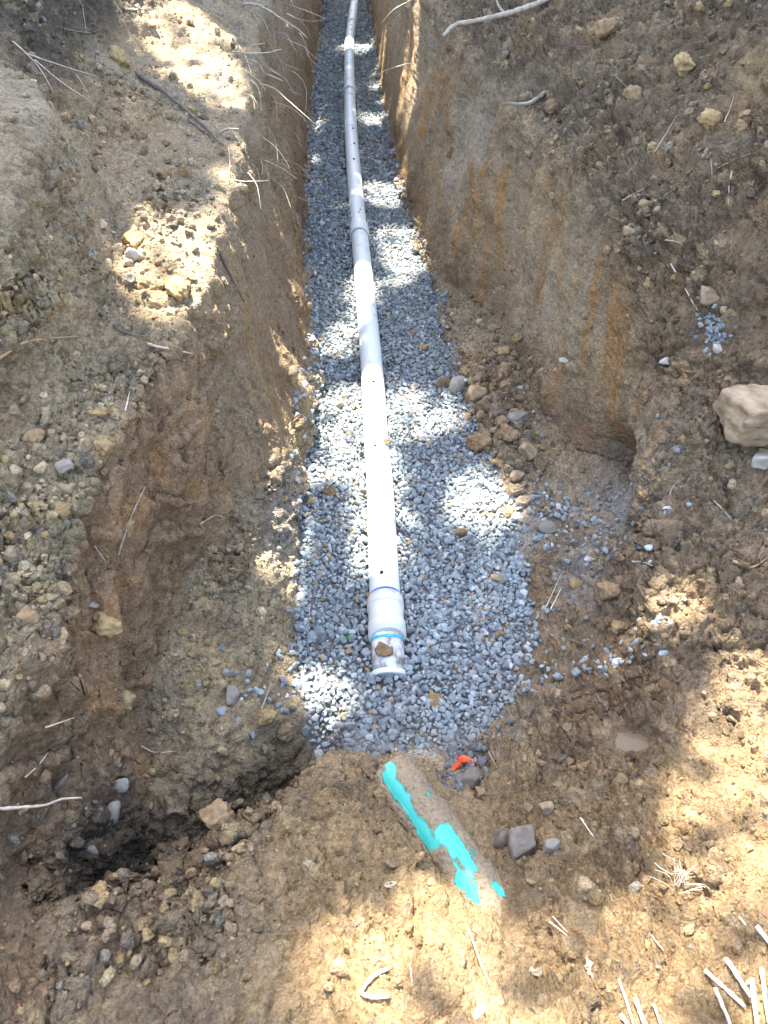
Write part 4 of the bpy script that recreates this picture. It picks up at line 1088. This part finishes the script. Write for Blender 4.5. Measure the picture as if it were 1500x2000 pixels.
sheet('leaf', 1040, 1905, [(-1.2, -.2), (-.5, -.25), (-.1, -.05), (.4, -.5), (.7, -.35), (1.1, .15), (.4, .2), (.2, .55), (-.3, .3), (-.6, .6), (-.7, .1)], .026, M_DRY, 'whitish torn dry leaf in the middle of the foreground soil', 'leaf', .5, .004, .5, 7, .0008)
sheet('leaf', 935, 1978, leafo, .018, M_DRY, 'pale leaf scrap near the bottom edge of the picture', 'leaf', .9, .004, .4, 8, .0008)
sheet('leaf', 1150, 1893, [(-1.2, -.2), (-.5, -.25), (-.1, -.05), (.4, -.5), (.7, -.35), (1.1, .15), (.4, .2), (.2, .55), (-.3, .3), (-.6, .6), (-.7, .1)], .020, M_DRY, 'small frayed dry leaf right of the torn one in the foreground', 'leaf', 1.6, .004, .6, 9, .0008)
sheet('leaf', 762, 1730, leafo, .016, M_DRY, 'tiny pale leaf just left of the turquoise pipe', 'leaf', .2, .006, .5, 10, .0008)
sheet('leaf', 755, 888, [(-1, -.7), (.2, -.9), (1, -.1), (.7, .7), (-.3, .9), (-.8, .3)], .022, M_CLOD, 'flake of brown mud on top of the pipe', 'mud', .2, .075, .3, 11, .004)

# ------------------------------------------------------------------ roots, twigs and straw
HG = 'thin roots hanging from the cut walls'
def root(px, r, label, mat=M_ROOT, free=False, cat='root', name='root', taper=.35, group=None, branches=(), lift=.8, bring=0.0, n=None, flat=1.0, smooth_px=True):
    """free: leaves the soil at the first point and hangs in the air; else it lies on the soil"""
    q = resample(px, n or max(8, int(len(px) * 5)))
    h0, n0, d0 = hit(*px[0])
    pts3 = []
    dprev = d0
    for i, (x, y) in enumerate(q):
        if free:
            h, nn, d = hit(x, y)
            dd = min(d0 - bring * i / len(q), d - .02 if i > 1 else d0 + .02)
            pts3.append(ray(x, y, dd))
        else:
            h, nn, d = hit(x, y)
            pts3.append(h + nn * r * lift)
    pts3 = np.array(pts3)
    if not free:                                             # a stiff root bridges small dips
        z_soil = pts3[:, 2].copy()
        for _ in range(3):
            pts3[1:-1] = .25 * pts3[:-2] + .5 * pts3[1:-1] + .25 * pts3[2:]
        pts3[:, 2] += r * .4 + min(.016, max(0.0, float(np.percentile(z_soil - pts3[:, 2], 90))))
    if free: pts3[0] -= n0 * .03
    if name == 'straw':                                      # stiff: straight from end to end, resting on the highest points below it
        t_ = np.linspace(0, 1, len(pts3))[:, None]
        line = pts3[0] * (1 - t_) + pts3[-1] * t_
        up_ = max(0, float((pts3[:, 2] - line[:, 2]).max()))
        pts3 = line * .85 + pts3 * .15 + [0, 0, min(up_, .045) + r * .8]
    rg = np.random.default_rng(int(px[0][0] * 3 + px[0][1]))
    rad = r * np.linspace(1, taper, len(pts3)) * rg.uniform(.85, 1.15, len(pts3))
    pts3[1:-1] += rg.normal(0, r * .10, (len(pts3) - 2, 3))
    v, f = tube(pts3, rad, 7, flat, .08, 1)
    V, Fr = [v], list(f); off = len(v)
    o = poly_obj(name, v, Fr, mat)
    tag(o, label, cat, group)
    for b in branches:
        qb = resample(b, 8)
        hb = [ray(x, y, d0 - bring * .5) if free else hit(x, y)[0] + hit(x, y)[1] * r * .6 for x, y in qb]
        if free:
            j = np.argmin(((q - np.array(b[0])) ** 2).sum(1)); shift = pts3[j] - hb[0]; hb = [p_ + shift for p_ in hb]
        v2, f2 = tube(np.array(hb), r * .55 * np.linspace(1, .3, 8), 6, 1, .08, 2)
        me = bpy.data.meshes.new('rootlet'); me.from_pydata([tuple(p_) for p_ in v2 - np.array(o.location)], [], f2); me.update()
        me.polygons.foreach_set('use_smooth', np.full(len(me.polygons), True))
        link('rootlet', me, mat, o)
    return o
z5 = lambda pts: [(380 + x / 5, y / 5) for x, y in pts]
hang = [
    ([(470, 30), (600, 45), (720, 100), (850, 185), (1000, 280), (1105, 370)], .0085, 'thickest pale sunlit root jutting out high from the left wall', []),
    ([(900, 40), (1000, 75), (1130, 120), (1280, 185)], .0050, 'stiff tan root reaching over the gravel at the very top of the left wall', []),
    ([(880, 120), (1000, 180), (1140, 207), (1275, 190)], .0035, 'thin root meeting the tip of the topmost tan root', []),
    ([(790, 315), (890, 330), (940, 420), (1005, 515)], .0040, 'kinked pale root below the thickest sunlit root', []),
    ([(860, 360), (980, 420), (1080, 465), (1110, 550), (1240, 670)], .0036, 'long bent root crossing the gravel edge below the kinked one', []),
    ([(1000, 300), (1040, 340), (1090, 450), (1130, 590), (1168, 745)], .0024, 'thin dangling rootlet just below the tip of the thickest root', []),
    ([(1040, 430), (1110, 500), (1250, 640), (1370, 800), (1475, 1000)], .0020, 'very long fine root hanging out towards the white pipe', []),
    ([(340, 340), (440, 460), (520, 610), (560, 750)], .0042, 'grey root sloping down the rim of the left wall', []),
    ([(360, 500), (550, 520), (700, 515), (850, 480)], .0048, 'level grey root with an upturned tip on the left wall', []),
    ([(600, 810), (770, 860), (900, 970), (1050, 1100), (1200, 1230)], .0042, 'long straight root slanting down across the middle of the left wall', []),
    ([(760, 990), (930, 1050), (1060, 1150), (1120, 1240)], .0030, 'shorter root parallel to and just under the long straight root', []),
    ([(960, 690), (1050, 780), (1095, 920), (1083, 1050), (1065, 1210)], .0032, 'forked root hanging straight down beside the gravel', [[(1083, 1050), (1105, 1100), (1128, 1140)]]),
    ([(900, 870), (1000, 915), (1070, 945)], .0050, 'short stubby root pointing at the forked root', []),
    ([(930, 810), (1000, 830), (1055, 890)], .0036, 'short root with a bright cut end above the stubby root', []),
    ([(600, 1290), (800, 1450), (870, 1540), (930, 1640)], .0032, 'pale root slanting down the lower part of the left wall', []),
    ([(680, 1560), (880, 1660), (1000, 1750)], .0025, 'thin grey root lowest on the left wall', []),
    ([(330, 1420), (345, 1600), (328, 1750)], .0032, 'bent rootlet hanging down below the knot of roots on the rim', []),
    ([(240, 1300), (330, 1255), (430, 1258)], .0052, 'arched root lying over the rim of the left wall', []),
    ([(380, 1285), (420, 1360), (482, 1396)], .0040, 'crooked little root under the arched root on the rim', []),
    ([(330, 1745), (500, 1772), (720, 1765)], .0024, 'level fine root under the bent rootlet on the left wall', []),
    ([(860, 620), (950, 655), (1050, 690)], .0042, 'short pale root above the forked root', []),
    ([(700, 725), (780, 755), (865, 792)], .0056, 'thick broken root stub in the middle of the left wall', []),
    ([(740, 685), (780, 705), (832, 738)], .0050, 'broken root stub directly above the thick broken one', []),
    ([(560, 450), (630, 432), (692, 424)], .0050, 'light root stub above the level grey root', []),
    ([(930, -20), (970, 60), (1002, 150)], .0024, 'fine root dangling at the top edge left of the topmost tan root', []),
    ([(1070, -20), (1110, 50), (1150, 130), (1187, 215)], .0024, 'fine root dangling at the top edge across the topmost tan root', []),
    ([(560, 100), (600, 170), (655, 230)], .0026, 'small grey rootlet under the base of the thickest root', []),
]
for px, r, lab, br in hang:
    root(z5(px), r, lab, M_ROOT, True, group=HG, branches=[z5(b) for b in br], bring=.10)
rr_ = np.random.default_rng(77)
for k in range(30):                                          # the fringe of fine rootlets
    x0, y0 = rr_.uniform(478, 585), rr_.uniform(5, 390)
    ln, an = rr_.uniform(22, 80), rr_.uniform(.25, 1.25)
    px = [(x0, y0), (x0 + ln * .5 * math.cos(an), y0 + ln * .5 * math.sin(an)), (x0 + ln * math.cos(an + .2), y0 + ln * math.sin(an + .2) + rr_.uniform(0, 8))]
    root(px, rr_.uniform(.0014, .0030), 'hair thin rootlet in the fringe along the top of the left wall', M_ROOT if k % 3 else M_ROOT_TAN, True, group='fringe of hair thin rootlets on the left wall', bring=rr_.uniform(.03, .15))
root([(268, 150), (325, 190), (385, 240), (415, 270), (437, 292)], .011, 'long dark root lying diagonally across the left slope', M_ROOT_DARK)
root([(370, 238), (400, 262), (436, 284)], .006, 'thinner dark root beside the long diagonal one', M_ROOT_DARK)
root([(-10, 708), (60, 668), (155, 660)], .0050, 'orange tan twig at the left edge above the crumbly slope', M_ROOT_TAN, name='twig', cat='twig')
root([(288, 678), (340, 688), (398, 700)], .0045, 'pale twig lying level on the left slope below the lit heap', name='twig', cat='twig')
root([(222, 638), (240, 652), (280, 660)], .0042, 'dark twig just above the pale level twig', M_ROOT_DARK, name='twig', cat='twig')
root([(228, 1092), (255, 1012), (284, 950)], .0042, 'pale root standing across the scraped face on the left', free=True)
root([(246, 805), (252, 775), (260, 745)], .0022, 'short fine straw on the left slope above the scraped face', M_STRAW, name='straw', cat='straw')
root([(-10, 1580), (90, 1572), (125, 1560), (160, 1558)], .0046, 'pale root poking in over the dark pit from the left edge', free=True, bring=-.02)
root([(50, 1522), (75, 1500), (97, 1474)], .0020, 'fine rootlet on the left wall above the pit')
root([(92, 1420), (120, 1410), (145, 1402)], .0022, 'fine curled rootlet beside the yellow column', free=True)
root([(275, 1458), (310, 1472), (345, 1468)], .0032, 'grey root bridging the top of the pit')
root([(422, 485), (450, 540), (481, 605)], .0042, 'grey root hanging down the edge of the left rim', M_ROOT_DARK)
root([(398, 350), (402, 400), (412, 445)], .0036, 'thin dark root running down the left rim', M_ROOT_DARK)
root([(390, 1025), (425, 1008), (440, 1018)], .0032, 'small looped root on the slumped soil left of the gravel')
root([(185, 1065), (205, 1095)], .0028, 'tiny root stub on the left face', n=6)
root([(100, 300), (125, 370), (175, 450), (185, 460)], .0030, 'dark thin root running down the smooth scarp at left', M_ROOT_DARK)
root([(40, 100), (110, 125), (185, 148)], .0032, 'grey root straggling over the top of the scarp', free=True, bring=.05)
root([(60, 110), (120, 160), (180, 200)], .0026, 'fine grey root dropping from the top of the scarp', free=True, bring=.05)
root([(20, 75), (75, 130), (105, 180)], .0026, 'leftmost grey root on the scarp top', free=True, bring=.05)
root([(145, 140), (165, 170), (180, 198)], .0020, 'hair thin rootlet at the right end of the scarp top', free=True, bring=.05)
root([(160, 10), (165, 40), (168, 65)], .0022, 'pale rootlet in the dark topsoil at upper left')
root([(125, 60), (180, 68), (200, 55)], .0040, 'dark root along the topsoil edge at upper left', M_ROOT_DARK)
root([(243, 20), (262, 22), (283, 20)], .0060, 'broken pale root end at the top of the sunlit slope')
root([(1075, -5), (1030, 14), (985, 28), (930, 40), (890, 48), (866, 70)], .0160, 'thick pale branch like root jutting from the top of the right wall', free=True, taper=.6, bring=.12, branches=[[(985, 28), (972, 12), (965, -8)]])
root([(1066, 178), (1050, 192), (1025, 204), (990, 203)], .0100, 'curved grey root with a cut end on the right wall', M_STONE_GREY, free=True, taper=.8, bring=.06)
root([(800, 123), (760, 135), (720, 150)], .0042, 'pale root reaching over the gravel from the far right wall', free=True, bring=.12)
root([(808, -2), (770, 18), (745, 45)], .0042, 'thin root at the top of the far right wall', free=True, bring=.1)
root([(1308, 520), (1330, 560), (1362, 612)], .0034, 'tan straw lying on the dark right bank', M_STRAW, name='straw', cat='straw')
root([(1387, 300), (1390, 335), (1393, 370)], .0026, 'upright pale rootlet on the upper right bank')
root([(1431, 328), (1424, 365), (1422, 402)], .0032, 'pale root above the orange soil patch on the right', free=True)
root([(1400, 330), (1430, 315), (1465, 302)], .0024, 'fine root slanting across the upright rootlet on the right')
root([(1275, 303), (1300, 262), (1322, 225)], .0026, 'straight thin root slanting on the upper right bank', free=True)
root([(1242, 327), (1258, 290), (1271, 248)], .0020, 'fine dark root left of the straight slanting one', M_ROOT_DARK)
root([(1215, 395), (1240, 380), (1260, 370)], .0036, 'grey twig half buried in the right bank', name='twig', cat='twig')
root([(1300, 470), (1325, 475), (1337, 485)], .0036, 'short bent twig above the straw on the right bank', name='twig', cat='twig')
root([(1140, 270), (1155, 250), (1170, 222)], .0024, 'thin pale root at the edge of the smooth right wall')
root([(1200, 150), (1225, 175), (1262, 208)], .0046, 'brown root diagonal across the dark clods at upper right', M_ROOT_DARK)
root([(1415, 240), (1425, 215), (1433, 190)], .0022, 'hair root at the upper right near the frame edge')
root([(1307, 982), (1310, 956), (1336, 934)], .0028, 'small white root crooked over the soil below the boulder')
root([(1393, 978), (1420, 1008), (1446, 1040)], .0028, 'thin pale root under the boulder')
root([(1428, 1098), (1465, 1112), (1505, 1088)], .0054, 'tan root curving out of the soil at the right edge', M_ROOT_TAN)
root([(1236, 1098), (1255, 1100), (1274, 1106)], .0040, 'short pale stick at the rim of the deep crack')
root([(1065, 1192), (1082, 1158), (1094, 1128)], .0024, 'left straw of the pair leaning on a clod right of the gravel', M_STRAW, name='straw', cat='straw')
root([(1074, 1196), (1088, 1170), (1097, 1150)], .0024, 'right straw of the pair leaning on a clod right of the gravel', M_STRAW, name='straw', cat='straw')
root([(955, 1470), (962, 1485), (970, 1502)], .0026, 'thin grey twig right of the orange scrap', name='twig', cat='twig')
root([(606, 1180), (602, 1240), (602, 1290)], .0022, 'thin root lying along the left rim of the gravel')
root([(512, 1392), (520, 1372), (531, 1340)], .0020, 'dry grass blade on the left slope near the mound', M_STRAW, name='straw', cat='straw')
root([(757, 1948), (735, 1950), (704, 1942), (716, 1925), (735, 1908), (762, 1894)], .0048, 'pale bent twig shaped like an open V in the foreground', M_ROOT, name='twig', cat='twig', taper=.8, n=26)
root([(912, 1818), (922, 1865), (935, 1895), (955, 1926)], .0018, 'long thin straw lying in the sunlit foreground', M_STRAW, name='straw', cat='straw')
root([(1130, 1610), (1140, 1628), (1153, 1645)], .0026, 'short straw right of the pale grey stone', M_STRAW, name='straw', cat='straw')
root([(1072, 1802), (1090, 1815), (1106, 1830)], .0022, 'left straw of the crossed pair by the turquoise flecks', M_STRAW, name='straw', cat='straw')
root([(1080, 1792), (1092, 1808), (1108, 1824)], .0018, 'right straw of the crossed pair by the turquoise flecks', M_STRAW, name='straw', cat='straw')
root([(1264, 1672), (1285, 1695), (1312, 1710)], .0020, 'fine root trailing into the dry grass tuft', name='root')
root([(800, 1888), (804, 1908), (806, 1928)], .0016, 'tiny straw right of the bent twig', M_STRAW, name='straw', cat='straw')
root([(1272, 1828), (1285, 1845), (1296, 1858)], .0018, 'short straw in the middle of the lit foreground', M_STRAW, name='straw', cat='straw')
root([(1190, 1750), (1193, 1757), (1196, 1764)], .0018, 'tiny straw above the crossed pair', M_STRAW, name='straw', cat='straw', n=6)
z3 = lambda pts: [(1000 + x / 3, 1600 + y / 3) for x, y in pts]
for px, r, lab in [
        ([(620, 955), (660, 1060), (715, 1225)], .0030, 'tapering pale straw at the bottom edge, left of a thick one'), ([(712, 1055), (745, 1130), (785, 1230)], .0050, 'thick pale stalk at the bottom edge of the picture'),
        ([(628, 1140), (645, 1180), (665, 1230)], .0048, 'short pale stalk cut by the bottom edge, left of the tapering straw'), ([(818, 1095), (840, 1150), (868, 1230)], .0026, 'thin straw at the bottom edge right of the thick stalk'),
        ([(1140, 890), (1260, 1000), (1372, 1110)], .0050, 'leftmost long stalk of the bright straw bundle at lower right'), ([(1215, 845), (1300, 950), (1385, 1055)], .0056, 'middle long stalk of the bright straw bundle at lower right'),
        ([(1155, 1010), (1225, 1070), (1255, 1140), (1275, 1230)], .0048, 'bent stalk below the bright straw bundle at lower right'), ([(1435, 630), (1470, 690), (1520, 770)], .0056, 'stalk at the right edge above the straw bundle'),
        ([(1430, 900), (1450, 1050), (1475, 1230)], .0046, 'upright stalk at the right end of the straw bundle'), ([(1380, 960), (1400, 1080), (1430, 1230)], .0052, 'upright stalk crossing the straw bundle'),
        ([(1318, 580), (1340, 605), (1362, 634)], .0026, 'short straw left of the stalk at the right edge')]:
    root(z3(px), r, lab, M_STRAW, name='straw', cat='straw', taper=.75, lift=1.4, n=9, flat=.75, group='dry straw in the lit foreground')
# tuft of dry rootlets
h, nn, d = hit(1328, 1728)
tf = empty('dry_grass_tuft', tuple(h)); tag(tf, 'tangled tuft of dry white grass on the foreground soil', 'grass tuft')
rg = np.random.default_rng(8)
for k in range(22):
    a = rg.uniform(-.5, 2.8); ln = rg.uniform(.02, .075)
    c0 = np.array([rg.normal(0, .012), rg.normal(0, .012), .003])
    mid = c0 + np.array([math.cos(a) * ln * .5, math.sin(a) * ln * .5, .012 + rg.uniform(0, .012)]); e = c0 + np.array([math.cos(a + rg.normal(0, .4)) * ln, math.sin(a) * ln, rg.uniform(.0, .02)])
    v, f = tube(resample([c0, mid, e], 6), rg.uniform(.0006, .0011), 5)
    me = bpy.data.meshes.new('blade'); me.from_pydata([tuple(q) for q in v], [], f); me.update(); link('blade', me, M_ROOT, tf)
print('objects', time.time() - T0)
